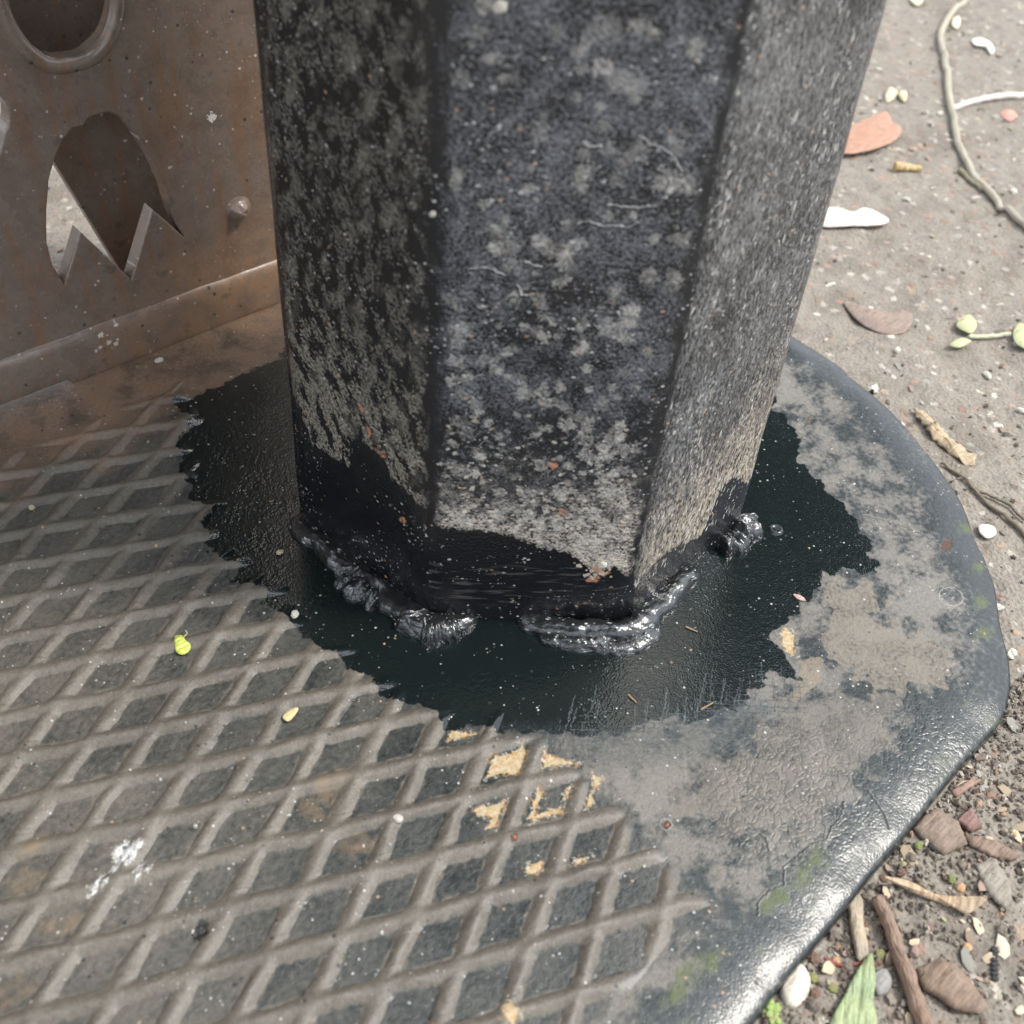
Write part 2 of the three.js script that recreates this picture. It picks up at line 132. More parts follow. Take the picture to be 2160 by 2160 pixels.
// ---------- plate: paint, dust, chips ----------
const plateMat = (() => {
  const S = new Sheet(-205, -140, 345, 315, 2048, 1870);
  const dust = [0.105, 0.091, 0.072], grey = [0.034, 0.041, 0.041], paint = [0.009, 0.0125, 0.0125], brown = [0.16, 0.098, 0.06];
  S.each((x, z, k) => {
    const big = fbm(x / 38, z / 38, 3), mid = fbm(x / 9 + 3, z / 9, 3), fine = fbm(x / 1.6, z / 1.6, 3), grain = noise(x * 2.1, z * 2.1);
    S.c[k * 3] = paint[0]; S.c[k * 3 + 1] = paint[1]; S.c[k * 3 + 2] = paint[2]; S.r[k] = 0.3;
    let cov = 0.78 + 0.3 * mid + 0.12 * fine;
    const inT = sm(-2, 2.5, tread(x, z) + 3 * fbm(x / 11, z / 11, 3));
    if (inT > 0) {
      const [wx, wz] = warp(x, z), [a, , ia] = near(RA, x - wx, z - wz), [b, , ib] = near(RB, x - wx, z - wz), m = Math.min(Math.abs(a), Math.abs(b));
      const h = hash(ia, ib), valley = sm(2.0, 2.9, m + 0.9 * noise(x / 2.2, z / 2.2) + 0.5 * (h - 0.5));
      const left = sm(-90, -150, x + 0.35 * z + 30 * big); cov = mix(0.95 + 0.12 * fine, 0.42 + 0.3 * h + 0.2 * left + 0.45 * mid + 0.4 * fine, valley);
      S.lay(k, grey, inT * clamp(cov), 0.38);
      S.lay(k, dust, inT * clamp(cov) * mix(0.92, 0.3 + 0.35 * left + 0.3 * big, valley), 0.58);
      S.b[k] += 0.05 * valley * fine;
    }
    if (inT < 1) {
      cov = 0.78 + 0.3 * mid + 0.12 * fine; const ou = 1 - inT, ed = z > -60 || x > 0 ? -sdPoly(RIM, x, z) : 99, edge = sm(21, 9, Math.abs(ed) + 5 * fbm(x / 7 + 2, z / 7, 3));   // rubbed-bright rim
      cov -= edge * (0.45 + 0.6 * mid);
      S.lay(k, grey, ou * clamp(cov * 0.8 + 0.4 * fine + 0.25 * mid), 0.42); S.lay(k, [0.12, 0.11, 0.095], ou * sm(0.08, 0.88, cov - 0.24 + 0.5 * big + 0.55 * mid + 0.25 * fine), 0.52); if (edge > 0) S.r[k] = mix(S.r[k], 0.29, 0.6 * edge * ou);
    }
    // rust-brown stain washed down along the panel
    const st = sm(-72, -100, z + 16 * fbm(x / 16, z / 10, 3) + 0.25 * (x + 110) * -0.3); S.lay(k, brown, clamp(st * (0.75 + 0.5 * mid)), 0.55);
    const g = 1 + 0.34 * grain + 0.2 * noise(x * 1.1 + 5, z * 1.1) + 0.16 * fine + 0.28 * big; S.c[k * 3] *= g; S.c[k * 3 + 1] *= g; S.c[k * 3 + 2] *= g;
    S.b[k] += 0.03 * fine + 0.05 * grain + 0.12 * fbm(x / 22, z / 22, 2);
  });
  S.poly(D.mud, [0.16, 0.133, 0.1], 0.85, 0.6, 7, 5, 0.6, 0.06, 0.6);
  S.poly(D.mud2, [0.17, 0.138, 0.098], 0.85, 0.62, 2.4, 4, 0.4, 0.06, 0.4);
  S.poly(D.mud3, [0.125, 0.109, 0.087], 0.75, 0.55, 9, 7, 0.9, 0.04, 0.6);
  // wrinkled paint between the tread and the rim
  S.each((x, z, k) => { const m = sm(26, 8, Math.hypot((x + 30) / 1.5, z - 138)) + sm(22, 6, Math.hypot(x - 12, z - 150)) * 0.6; if (m <= 0) return; const w = Math.abs(fbm(x / 2.6 + 0.6 * noise(x / 3, z / 3), z / 2.6, 2)); S.b[k] += m * 0.12 * sm(0, 0.2, w); if (w < 0.05) S.lay(k, [0.03, 0.033, 0.03], m * 0.6, 0.4); });
  for (const [x, z] of D.moss) for (let i = 0; i < 60; i++) S.blot(x + rr(-6, 6) * rnd(), z + rr(-3, 3) * rnd(), rr(0.2, 0.9), [0.075, 0.09, 0.036], rr(0.15, 0.45), 0.8, 0.03, 1.1, rr(1, 2.2), 2.4, 0.15, 0.9);
  for (let i = 0; i < 700; i++) { const x = rr(-120, 40), z = 164 - 26 * rnd() * rnd() - 3, q = fbm(x / 14 + 8, z / 9, 3); if (q < 0.05) continue; S.blot(x, z, rr(0.2, 0.9), [0.05, 0.064, 0.03], rr(0.15, 0.5) * sm(0.05, 0.3, q), 0.7, 0.02, 1.1, rr(1, 2.5), rr(-0.4, 0.4), 0.15, 0.9); }
  for (const [x, z] of D.orange) for (let i = 0; i < 22; i++) S.blot(x + rr(-4, 4), z + rr(-3, 3), rr(0.3, 1.8), [0.2, rr(0.12, 0.15), 0.075], rr(0.05, 0.17), 0.75, 0.02, 0.9, 1.3, 0.5, 0.4);
  // clean black repaint round the post foot, its lower edge dragged out by the brush
  S.poly(D.ring, [0.03, 0.034, 0.035], 0.55, 0.3, 5, 4, 2.2, 0, 0.9); S.poly(D.ring, [0.006, 0.0095, 0.0092], 1, 0.1, 3, 5.5, 0.4, 0.03);
  { const P = D.smear; S.poly(P, [0.032, 0.04, 0.044], 0.62, 0.28, 2.5, 5, 3.2, 0, 0.5); }
  for (let i = 0; i < 230; i++) { const t = rnd(), a = D.smear[1 + Math.floor(t * 5)], x = a[0] + rr(-9, 9), z = a[1] + rr(-5, 4), an = rnd() < 0.6 ? rr(-0.75, -0.5) : rr(0.6, 0.9), l = rr(2, 9); S.stroke([[x, z], [x + l * Math.cos(an), z + l * Math.sin(an)]], 0.22, rnd() < 0.55 ? [0.09, 0.105, 0.112] : [0.011, 0.013, 0.014], rr(0.3, 0.8), 0.35); }
  for (const P of D.cracks) { S.stroke(P, 0.5, [0.012, 0.013, 0.012], 0.9, 0.5, -0.2); S.stroke(P.map(([x, z]) => [x + 0.35, z + 0.35]), 0.35, [0.2, 0.2, 0.19], 0.5, 0.4, 0.1); }
  for (const [x, z, r, q] of D.rings) { const P = []; for (let i = 0; i <= 20; i++) P.push([x + r * Math.cos(i * 0.3142), z + r * q * Math.sin(i * 0.3142)]); S.stroke(P, 0.4, [0.24, 0.235, 0.22], 0.6, 0.5, 0.08); }
  for (const c of D.chips) { S.poly(c, [0.3, 0.24, 0.12], 0.9, 0.75, 0.7, 1.2, 0.14, -0.12); S.poly(c, [0.36, 0.18, 0.06], 0.75, 0.8, 3, 1.8, 0.5, 0, 0.8); S.poly(c, [0.45, 0.42, 0.33], 0.55, 0.8, 3.4, 1.4, 0.3, 0, 0.9); }
  D.drop.forEach(([x, z], i) => { for (let q = 0; q < 9; q++) S.blot(x + rr(-2, 2), z + rr(-1.2, 1.2), rr(0.15, i < 3 ? 0.75 : 0.45), [0.66, 0.67, 0.66], rr(0.4, 0.9), 0.7, 0.06, 1.1, rr(1.5, 4), -0.6 + rr(-0.3, 0.3), 0.15, 0.8); });
  for (const [x, z] of D.pit) { for (let q = 0; q < 16; q++) S.blot(x + rr(-2, 2), z + rr(-1.6, 1.6), rr(0.4, 1.2), [0.012, 0.012, 0.01], 0.85, 0.5, -0.12, 0.9); }
  D.scab.forEach(([x, z], i) => { S.blot(x, z, i ? 0.9 : 1.6, [0.06, 0.03, 0.018], 0.95, 0.8, -0.15, 0.6, i ? 1.2 : 2.4, -0.2); if (i) S.blot(x + 0.3, z + 0.2, 0.4, [0.3, 0.09, 0.03], 0.9, 0.8, 0.05); });
  // pollen, grit and spray specks
  for (let i = 0; i < 17000; i++) { const x = rr(-200, 138), z = rr(-136, 170), q = rnd(); if (fbm(x / 14, z / 14, 3) + 0.25 * noise(x / 3, z / 3) < rr(-0.2, 0.75)) continue; S.blot(x, z, 0.12 + 0.28 * q * q * q, q > 0.97 ? [0.42, 0.26, 0.14] : [0.5, 0.49, 0.46], rr(0.2, 0.8), 0.8, 0.03, 0.3); }
  for (let i = 0; i < 900; i++) S.blot(rr(-200, 138), rr(-136, 170), rr(0.15, 0.5), [0.012, 0.012, 0.012], 0.8, 0.6, -0.05, 0.5);
  return new THREE.MeshPhysicalMaterial({ ...S.maps(THREE.MirroredRepeatWrapping, 1.2), ior: 1.5 });
})();
const plateUV = (x, z) => [(x + 205) / 345, (z + 140) / 315];

const stand = groupThing('welded_post_stand', 'black octagonal steel post welded onto dusty diamond-tread base plate', 'post');
// plate body: rounded rim all round, 12 mm thick
const plate = (() => {
  const out = smooth([[-330, 176], [-200, 172.5], ...D.edge, [131, -28], [120, -66], [98, -100], [66, -124], [30, -134], [-20, -135.5], [-330, -135.5]], 520);
  const N = out.length; let area = 0; for (let i = 0; i < N; i++) { const a = out[i], b = out[(i + 1) % N]; area += a[0] * b[1] - b[0] * a[1]; }
  const sgn = area > 0 ? 1 : -1, nrm = out.map((p, i) => { const a = out[(i + N - 2) % N], b = out[(i + 2) % N], dx = b[0] - a[0], dz = b[1] - a[1], l = Math.hypot(dx, dz); return [-dz / l * sgn, dx / l * sgn]; });
  const prof = [[0.6, -13], [0, -12], [0, -4.0], [0.12, -3.3], [0.5, -2.7], [1.2, -2.25], [2.6, -1.8], [4.6, -1.3], [7, -0.8], [10, -0.36], [13.5, -0.08], [17, 0]];
  const pos = [], uv = [], idx = [];
  for (const [d, y] of prof) for (let i = 0; i < N; i++) { const wob = d < 3 ? 0.35 * fbm(out[i][0] / 9, out[i][1] / 9, 2) : 0, x = out[i][0] + nrm[i][0] * (d + wob), z = out[i][1] + nrm[i][1] * (d + wob); pos.push(x * MM, (y + (y > -9 && y < -0.1 ? 0.5 * fbm(x / 12, z / 12, 3) : 0)) * MM, z * MM); uv.push(...plateUV(x + (y < -4 ? 0.4 * y : 0), z)); }
  for (let r = 0; r + 1 < prof.length; r++) for (let i = 0; i < N; i++) { const a = r * N + i, b = r * N + (i + 1) % N, c = a + N, d = b + N; sgn > 0 ? idx.push(a, c, b, b, c, d) : idx.push(a, b, c, b, d, c); }
  const last = (prof.length - 1) * N, loop = []; for (let i = 0; i < N; i++) loop.push(new THREE.Vector2(pos[(last + i) * 3], pos[(last + i) * 3 + 2]));
  for (const [a, b, c] of THREE.ShapeUtils.triangulateShape(loop, [])) { const A = loop[a], B = loop[b], C = loop[c], up = (B.y - A.y) * (C.x - A.x) - (B.x - A.x) * (C.y - A.y) > 0; up ? idx.push(last + a, last + b, last + c) : idx.push(last + a, last + c, last + b); }
  return mesh('base_plate', geo(pos, idx, uv), plateMat, stand);
})();
// raised tread: every line is a half-round rib of its own; lines of the second set run from one crossed line to the next
const DET = RA.n[0] * RB.n[1] - RA.n[1] * RB.n[0];
function ribPoint(a, b) {   // a, b: distances along the two line normals
  const x = (a * RB.n[1] - b * RA.n[1]) / DET, z = (b * RA.n[0] - a * RB.n[0]) / DET, [wx, wz] = warp(x, z), X = x + wx, Z = z + wz;
  const da = near(RA, x, z)[0], db = near(RB, x, z)[0], w = 2.5 + 0.9 * fbm(x / 13 + 40, z / 13, 2), dome = (d) => { const q = Math.abs(d) / w; return q < 1 ? Math.pow(1 - q * q, 1.4) : 0; };
  const under = x > -150 ? sm(-6, 2, sdPoly(D.ring, X, Z) + 4 * noise(X / 7, Z / 7)) : 1, field = sm(-1, 5, tread(x, z) + 4 * noise(x / 9, z / 9));
  const pa = dome(da), pb = dome(db), H = Math.cbrt(pa ** 3 + pb ** 3) * (1.3 + 0.7 * fbm(x / 11, z / 11, 3)) * under * field;
  return [X * MM, (H + (H > 0.15 ? 0.2 * noise(X / 1.7, Z / 1.7) : 0) - 0.25 * (1 - sm(0, 0.14, H))) * MM, Z * MM, plateUV(X, Z)];
}
const CUT = 3.7, PROF = [-3.7, -3.2, -2.7, -2.1, -1.4, -0.7, 0, 0.7, 1.4, 2.1, 2.7, 3.2, 3.7];
function strip(rows) {   // rows of equal length -> one piece of surface
  const pos = [], uv = [], idx = [], n = rows[0].length; for (const r of rows) for (const [x, y, z, u] of r) { pos.push(x, y, z); uv.push(...u); }
  for (let i = 0; i + 1 < rows.length; i++) for (let j = 0; j + 1 < n; j++) { const a = i * n + j, b = a + 1, c = a + n, d = c + 1; idx.push(a, b, c, b, d, c); }
  const g = geo(pos, idx, uv); let up = 0; for (let i = 0; i < pos.length; i += 3) up += g.attributes.normal.array[i + 1]; if (up < 0) { const ix = g.index.array; for (let i = 0; i < ix.length; i += 3) { const q = ix[i]; ix[i] = ix[i + 1]; ix[i + 1] = q; } g.computeVertexNormals(); } return g;
}
const inField = (a, b) => { const x = (a * RB.n[1] - b * RA.n[1]) / DET, z = (b * RA.n[0] - a * RB.n[0]) / DET; return x > -325 && tread(x, z) > -3; };
for (let k = -18; k <= 14; k++) {   // first set
  const a0 = RA.o + k * RA.p, rows = []; for (let b = -330; b <= 160; b += 1.3) if (inField(a0, b)) rows.push(PROF.map((d) => ribPoint(a0 + d, b)));
  if (rows.length > 5) mesh('tread_rib', strip(rows), plateMat, plate);
}
for (let k = -26; k <= 8; k++) {   // second set
  const b0 = RB.o + k * RB.p, parts = [];
  for (let m = -18; m <= 14; m++) { const a0 = RA.o + m * RA.p, rows = []; if (!inField(a0 + RA.p / 2, b0)) continue; for (let i = 0; i <= 6; i++) rows.push(PROF.map((d) => ribPoint(a0 + CUT + (RA.p - 2 * CUT) * i / 6, b0 + d))); parts.push(strip(rows)); }
  if (parts.length) mesh('tread_rib', mergeGeometries(parts), plateMat, plate);
}
{ // small cross-slot screw sunk in the paint
  const [x, z] = D.screw, mt = new THREE.MeshPhysicalMaterial({ color: new THREE.Color(0.02, 0.024, 0.025), roughness: 0.22 });
  const g = new THREE.LatheGeometry([[0, 0.35], [1.1, 0.35], [1.35, 0.75], [1.75, 0.85], [2.1, 0.5], [2.5, -0.2]].map((p) => new THREE.Vector2(p[0] * MM, p[1] * MM)), 28);
  const s = mesh('screw_head', g, mt, plate); s.position.set(x * MM, 0, z * MM);
  const bar = new RoundedBoxGeometry(2.3 * MM, 0.5 * MM, 0.5 * MM, 2, 0.12 * MM), b2 = bar.clone(); b2.rotateY(Math.PI / 2);
  const c = mergeGeometries([bar, b2]); c.rotateY(0.5); c.translate(x * MM, 0.5 * MM, z * MM); mesh('screw_cross', c, mt, plate);
}

// ---------- post ----------
const VR = 75.3, SIDE = 57.63, FIRST = Math.atan2(-22.2, -72.0);   // first corner, going round towards the camera
const OV = [...Array(8).keys()].map((k) => { const a = FIRST - k * Math.PI / 4; return [VR * Math.cos(a), VR * Math.sin(a)]; });
const PH = 230.52;
const postMat = (() => {
  const S = new Sheet(0, 0, PH, PH, 1800, 1800);
  const F = (s) => Math.floor(s / SIDE), lim = [D.paint0, D.paint1, D.paint2];
  const limit = (f, s) => { const P = lim[f]; if (!P) return 25; if (s <= P[0][0]) return P[0][1]; for (let i = 1; i < P.length; i++) if (s <= P[i][0]) { const t = (s - P[i - 1][0]) / Math.max(0.01, P[i][0] - P[i - 1][0]); return mix(P[i - 1][1], P[i][1], t); } return P[P.length - 1][1]; };
  S.each((x, y, k) => {
    const f = clamp(F(x), 0, 3), s = x - f * SIDE, e = Math.min(s, SIDE - s), fine = fbm(x / 0.9, y / 0.9, 2), big = fbm(x / 24, y / 24, 3), mid = fbm(x / 5, y / 6, 3);
    S.c[k * 3] = 0.0085; S.c[k * 3 + 1] = 0.0095; S.c[k * 3 + 2] = 0.0115; S.r[k] = 0.26 + 0.08 * mid;
    let a = 0, col = [0.12, 0.112, 0.098];
    const pit = fbm(x / 0.55, y / 0.5, 2);
    if (f === 0) {   // grey-olive flaky dirt lying in slanting patches
      const u = x * 0.8 + y * 0.36, v = -x * 0.5 + y, q = fbm(u / 3.2, v / 9, 4), low = sm(105, 45, y + 20 * big);
      a = sm(0.0, 0.22, q + 0.35 * fine + 0.2 * big + 0.18 * low) * clamp(0.3 + 1.1 * fine + 0.8 * pit + 0.3 * low); col = [mix(0.15, 0.26, low), mix(0.146, 0.235, low), mix(0.125, 0.19, low)];
    } else if (f === 1) {   // fine grey bloom above, pale pitted crust towards the foot
      const q = fbm(x / 2.1, y / 2.3, 3), up = sm(50, 120, y + 45 * big + 14 * mid), film = clamp(0.27 + 0.3 * big + 0.42 * mid + 0.75 * fine + 0.6 * pit);
      a = Math.max(sm(0.12, 0.34, q + 0.5 * fine + 0.35 * mid) * clamp(0.3 + 0.8 * pit), film * (0.12 + 0.8 * up)); col = [0.175, 0.183, 0.198];
      const crust = sm(66, 26, y + 18 * mid + 12 * big); if (crust > 0) { const c = clamp(crust * (0.62 + 1.0 * fine + 0.8 * pit + 0.6 * q)); a = Math.max(a, c * 0.95); col = [mix(0.185, 0.46, crust), mix(0.19, 0.41, crust), mix(0.198, 0.35, crust)]; }
    } else if (f === 2) {   // fine slanting grain
      const u = x - y * 0.1, q = fbm(u / 1.3, y / 6, 3), g = fbm(u / 0.5, y / 1.5, 2); a = clamp(0.34 + 0.7 * q + 1.2 * g + 0.6 * pit + 0.4 * big) * 0.9; col = [0.19, 0.192, 0.19];
      const crust = sm(70, 20, y + 20 * mid - (s - 20) * 0.5); a = Math.max(a, clamp(crust * (0.5 + 1.1 * g + 0.8 * q))); col = [mix(0.19, 0.4, crust), mix(0.192, 0.345, crust), mix(0.19, 0.27, crust)];
    } else a = sm(0, 0.4, mid + 0.3 * fine) * 0.4;
    // rubbed-clean arrises with ragged borders
    a *= sm(0.2, 4.5, e + 3 * fbm(x / 3 + 5, y / 7, 3) + (f === 2 ? 1.5 : 0));
    S.lay(k, col, clamp(a), 0.6); S.b[k] += 0.09 * clamp(a) * (1 + fine) + 0.03 * fine + 0.05 * mid;
    // the clean black repaint at the foot
    const L = limit(f, s) + 1.6 * fbm(x / 1.8, y / 2.4, 3), t = sm(0.5, -0.5, y - L); S.lay(k, [0.009, 0.0095, 0.011], t, 0.16); S.b[k] *= 1 - 0.6 * t;
    if (f === 1 && t > 0.5) { const sc = sm(0.12, 0.5, fbm(x / 9, y / 1.5, 3)) * sm(26, 20, y) * sm(5, 10, y); S.lay(k, [0.085, 0.07, 0.062], sc * 0.55, 0.6); }
  });
  for (let i = 0; i < 420; i++) { const y = 22 + 150 * Math.pow(rnd(), 1.9), x = SIDE + rr(4, 53), g = rr(0.85, 1.15); if (y < limit(1, x - SIDE) + 2) continue; const low = sm(110, 40, y); S.blot(x, y, rr(0.35, 1.9), [0.42 * g, 0.4 * g, 0.36 * g], rr(0.15, 0.7) + 0.35 * low * rnd(), 0.75, 0.06, 1.0, rr(1, 1.7), rr(-1.6, 1.6), 0.09, 0.8); }
  for (let i = 0; i < 1100; i++) { const y = 18 + 60 * rnd() * rnd(), x = SIDE + rr(2, 56); if (y < limit(1, x - SIDE) + 1) continue; const g = rr(0.8, 1.2); S.blot(x, y, rr(0.15, 0.6), [0.5 * g, 0.45 * g, 0.38 * g], rr(0.2, 0.75), 0.8, 0.05, 1, rr(1, 1.8), rr(-0.5, 0.5), 0.12); }
  for (let i = 0; i < 2200; i++) { const y = 14 + 165 * Math.pow(rnd(), 1.5), x = 2 * SIDE + rr(1, 56); if (fbm(x / 9, y / 20, 3) < rr(-0.2, 0.5)) continue; S.blot(x, y, rr(0.12, 0.3), [0.5, 0.49, 0.45], rr(0.3, 0.9), 0.8, 0.06, 0.5, rr(1.5, 5), 1.4 + rr(-0.15, 0.15), 0.15); }
  for (let i = 0; i < 240; i++) S.blot(rr(3, 54), rr(50, 175), rr(0.5, 2), [0.19, 0.18, 0.15], rr(0.15, 0.5), 0.7, 0.07, 1, rr(1.2, 3), rr(0.9, 1.4), 0.15, 1.1);
  for (const [x, y] of [[33, 62], [35, 56], [88, 60], [92, 44], [103, 19], [106, 20.5], [104, 22], [40, 52], [47, 33]]) for (let q = 0; q < 6; q++) S.blot(x + rr(-1.6, 1.6), y + rr(-1.2, 1.2), rr(0.3, 0.9), [0.4, 0.19, 0.11], rr(0.35, 0.8), 0.8, 0.03, 0.9);
  for (let i = 0; i < 26; i++) S.blot(SIDE + rr(41, 53), rr(19, 27), rr(0.3, 0.9), [0.5, 0.42, 0.32], 0.8, 0.8, 0.05, 0.8);
  for (const P of D.postarcs) { const Q = P.map(([s, y]) => [s + SIDE, y]); S.stroke(Q, 0.34, [0.45, 0.44, 0.42], 0.85, 0.6, 0.14); S.stroke(Q.map(([s, y]) => [s - 0.3, y - 0.45]), 0.5, [0.008, 0.008, 0.009], 0.8, 0.4, -0.1); }
  for (let i = 0; i < 60; i++) { const x = SIDE + rr(4, 52), y = rr(60, 172), a0 = rr(0, 6.28), r = rr(0.8, 2.6), P = []; for (let q = 0; q < 5; q++) P.push([x + r * Math.cos(a0 + q * 0.35), y + r * Math.sin(a0 + q * 0.35)]); S.stroke(P, 0.26, [0.24, 0.24, 0.23], rr(0.3, 0.8), 0.6, 0.06); }
  for (let i = 0; i < 70; i++) { const x = SIDE + rr(0, 57), y = rr(20, 172), l = rr(2, 7); S.stroke([[x, y], [x + l, y + rr(-0.6, 0.8)]], 0.16, [0.2, 0.2, 0.21], rr(0.2, 0.6), 0.5); }
  for (let i = 0; i < 16000; i++) { const q = rnd(), x = rr(0, 230), y = rr(0, 230); if (fbm(x / 16, y / 16, 3) < rr(-0.25, 0.6)) continue; S.blot(x, y, 0.12 + 0.26 * q * q * q, q > 0.96 ? [0.4, 0.25, 0.14] : [0.5, 0.49, 0.47], rr(0.25, 0.9), 0.8, 0.04, 0.3, rr(1, 1.8), rr(-0.4, 0.4)); }
  return new THREE.MeshPhysicalMaterial({ ...S.maps(THREE.RepeatWrapping, 0.8), ior: 1.55 });
})();
// octagonal tube with rounded arrises; u runs round the perimeter in metres of surface
function octagon(y0, y1, steps, r) {
  const ring = [];
  for (let k = 0; k < 8; k++) {
    const A = OV[k], B = OV[(k + 1) % 8], C = OV[(k + 7) % 8], tB = [(B[0] - A[0]) / SIDE, (B[1] - A[1]) / SIDE], tC = [(C[0] - A[0]) / SIDE, (C[1] - A[1]) / SIDE], c = r * Math.tan(Math.PI / 8);
    const s = [A[0] + tC[0] * c, A[1] + tC[1] * c], e = [A[0] + tB[0] * c, A[1] + tB[1] * c];
    for (let q = 0; q <= 6; q++) { const t = q / 6, x = (1 - t) * (1 - t) * s[0] + 2 * t * (1 - t) * A[0] + t * t * e[0], z = (1 - t) * (1 - t) * s[1] + 2 * t * (1 - t) * A[1] + t * t * e[1]; ring.push([x, z, k * SIDE + (2 * t - 1) * c]); }
    for (let q = 1; q < 6; q++) { const t = c + (SIDE - 2 * c) * q / 6; ring.push([A[0] + tB[0] * t, A[1] + tB[1] * t, k * SIDE + t]); }
  }
  ring.push([ring[0][0], ring[0][1], ring[0][2] + 8 * SIDE]);
  const pos = [], uv = [], idx = [], n = ring.length;
  for (let j = 0; j <= steps; j++) { const y = mix(y0, y1, j / steps); ring.forEach(([x, z, s], i) => { const l = Math.hypot(x, z), b = i === 0 || i === n - 1 ? 0 : 0.35 * fbm(s / 26, y / 30, 2) + 0.25 * (y < 14 ? noise(s / 6, y / 5) : 0); pos.push((x + x / l * b) * MM, y * MM, (z + z / l * b) * MM); uv.push(s / PH, y / PH); }); }
  for (let j = 0; j < steps; j++) for (let i = 0; i + 1 < n; i++) { const a = j * n + i, b = a + 1, c = a + n, d = c + 1; idx.push(a, b, c, b, d, c); }
  return geo(pos, idx, uv);
}
const post = mesh('post', octagon(-1, 230, 90, 17), postMat, stand);
mesh('upper_shaft', octagon(230, 900, 12, 17), new THREE.MeshPhysicalMaterial({ color: new THREE.Color(0.03, 0.031, 0.033), roughness: 0.45 }), post);
// weld beads at the foot: lumpy ropes of metal under the fresh black paint
const weldMat = (() => {
  const S = new Sheet(0, 0, 60, 60, 512, 512);
  S.each((x, y, k) => { const f = fbm(x / 1.1, y / 1.1, 3); S.c.set([0.011, 0.0125, 0.013], k * 3); S.r[k] = 0.22; S.b[k] = 0.17 * f + 0.25 * fbm(x / 4, y / 4, 2); });
  for (let i = 0; i < 900; i++) S.blot(rr(0, 60), rr(0, 60), rr(0.1, 0.3), [0.45, 0.45, 0.42], rr(0.3, 0.9), 0.7, 0.03, 0.4);
  return new THREE.MeshPhysicalMaterial({ ...S.maps(THREE.RepeatWrapping, 1), clearcoat: 0.5, clearcoatRoughness: 0.15, ior: 1.55 });
})();
const along = (f, s, out) => { const A = OV[f], B = OV[(f + 1) % 8], t = s / SIDE, nx = (A[0] + B[0]) / 2, nz = (A[1] + B[1]) / 2, l = Math.hypot(nx, nz); return [mix(A[0], B[0], t) + nx / l * out, mix(A[1], B[1], t) + nz / l * out]; };
function bead(P, rad, lump, parent, flat = 0.72) {
  const path = smooth(P, 70, false), m = 18, pos = [], uv = [], idx = [];
  path.forEach((p, i) => {
    const a = path[Math.max(0, i - 1)], b = path[Math.min(path.length - 1, i + 1)], dx = b[0] - a[0], dz = b[1] - a[1], l = Math.hypot(dx, dz) || 1, nx = -dz / l, nz = dx / l, e = Math.min(i, path.length - 1 - i) / 8, cap = Math.sqrt(clamp(1 - (1 - Math.min(1, e)) ** 2)) + 0.02;
    for (let j = 0; j <= m; j++) { const t = j / m * Math.PI * 2, q = rad * cap * (1 + lump * fbm(i / 16 + rad * 3, Math.cos(t) * 0.9 + p[0] * 0.06, 2) + 0.2 * fbm(i / 4.5 + rad, j / 3.2 + p[0] * 0.2, 2)); pos.push((p[0] + nx * Math.cos(t) * q) * MM, (p[2] + Math.sin(t) * q * flat) * MM, (p[1] + nz * Math.cos(t) * q) * MM); uv.push(i / 70 * 0.6, j / m * 0.4); }
  });
  for (let i = 0; i + 1 < path.length; i++) for (let j = 0; j < m; j++) { const a = i * (m + 1) + j, b = a + 1, c = a + m + 1, d = c + 1; idx.push(a, b, c, b, d, c); }
  return mesh('weld_bead', geo(pos, idx, uv), weldMat, parent);
}
bead([along(0, 0, 1), along(0, 8, 1.5), along(0, 16, 1), along(0, 25, 1.5), along(0, 34, 2.2), along(0, 44, 1.4), along(0, 53, 1.5), along(0, 57.6, 2.4), along(1, 4, 2.2), along(1, 10, 1), along(1, 15, 0)], 4.6, 0.75, post, 0.8);
bead([along(0, 27, 4), along(0, 35, 6), along(0, 44, 4.5)], 4.2, 0.8, post, 0.8);
bead([along(0, 54, 2), along(0, 57.6, 3.4), along(1, 4, 4), along(1, 9, 2)], 4.8, 0.6, post, 0.95);
bead([along(1, 26, 0), along(1, 32, 1.5), along(1, 40, 2.5), along(1, 48, 3.2), along(1, 55, 3), along(2, 2, 3), along(2, 9, 2), along(2, 20, 1), along(2, 32, 0.5)], 4.5, 0.55, post, 0.9);
bead([along(1, 32, 6), along(1, 41, 7.5), along(1, 49, 8), along(2, 0, 7), along(2, 6, 5)], 3.6, 0.7, post, 0.62);
bead([along(2, 44, 0), along(2, 50, 2), along(2, 56, 2.2), along(3, 3, 1)], 4.4, 0.7, post, 1.1);

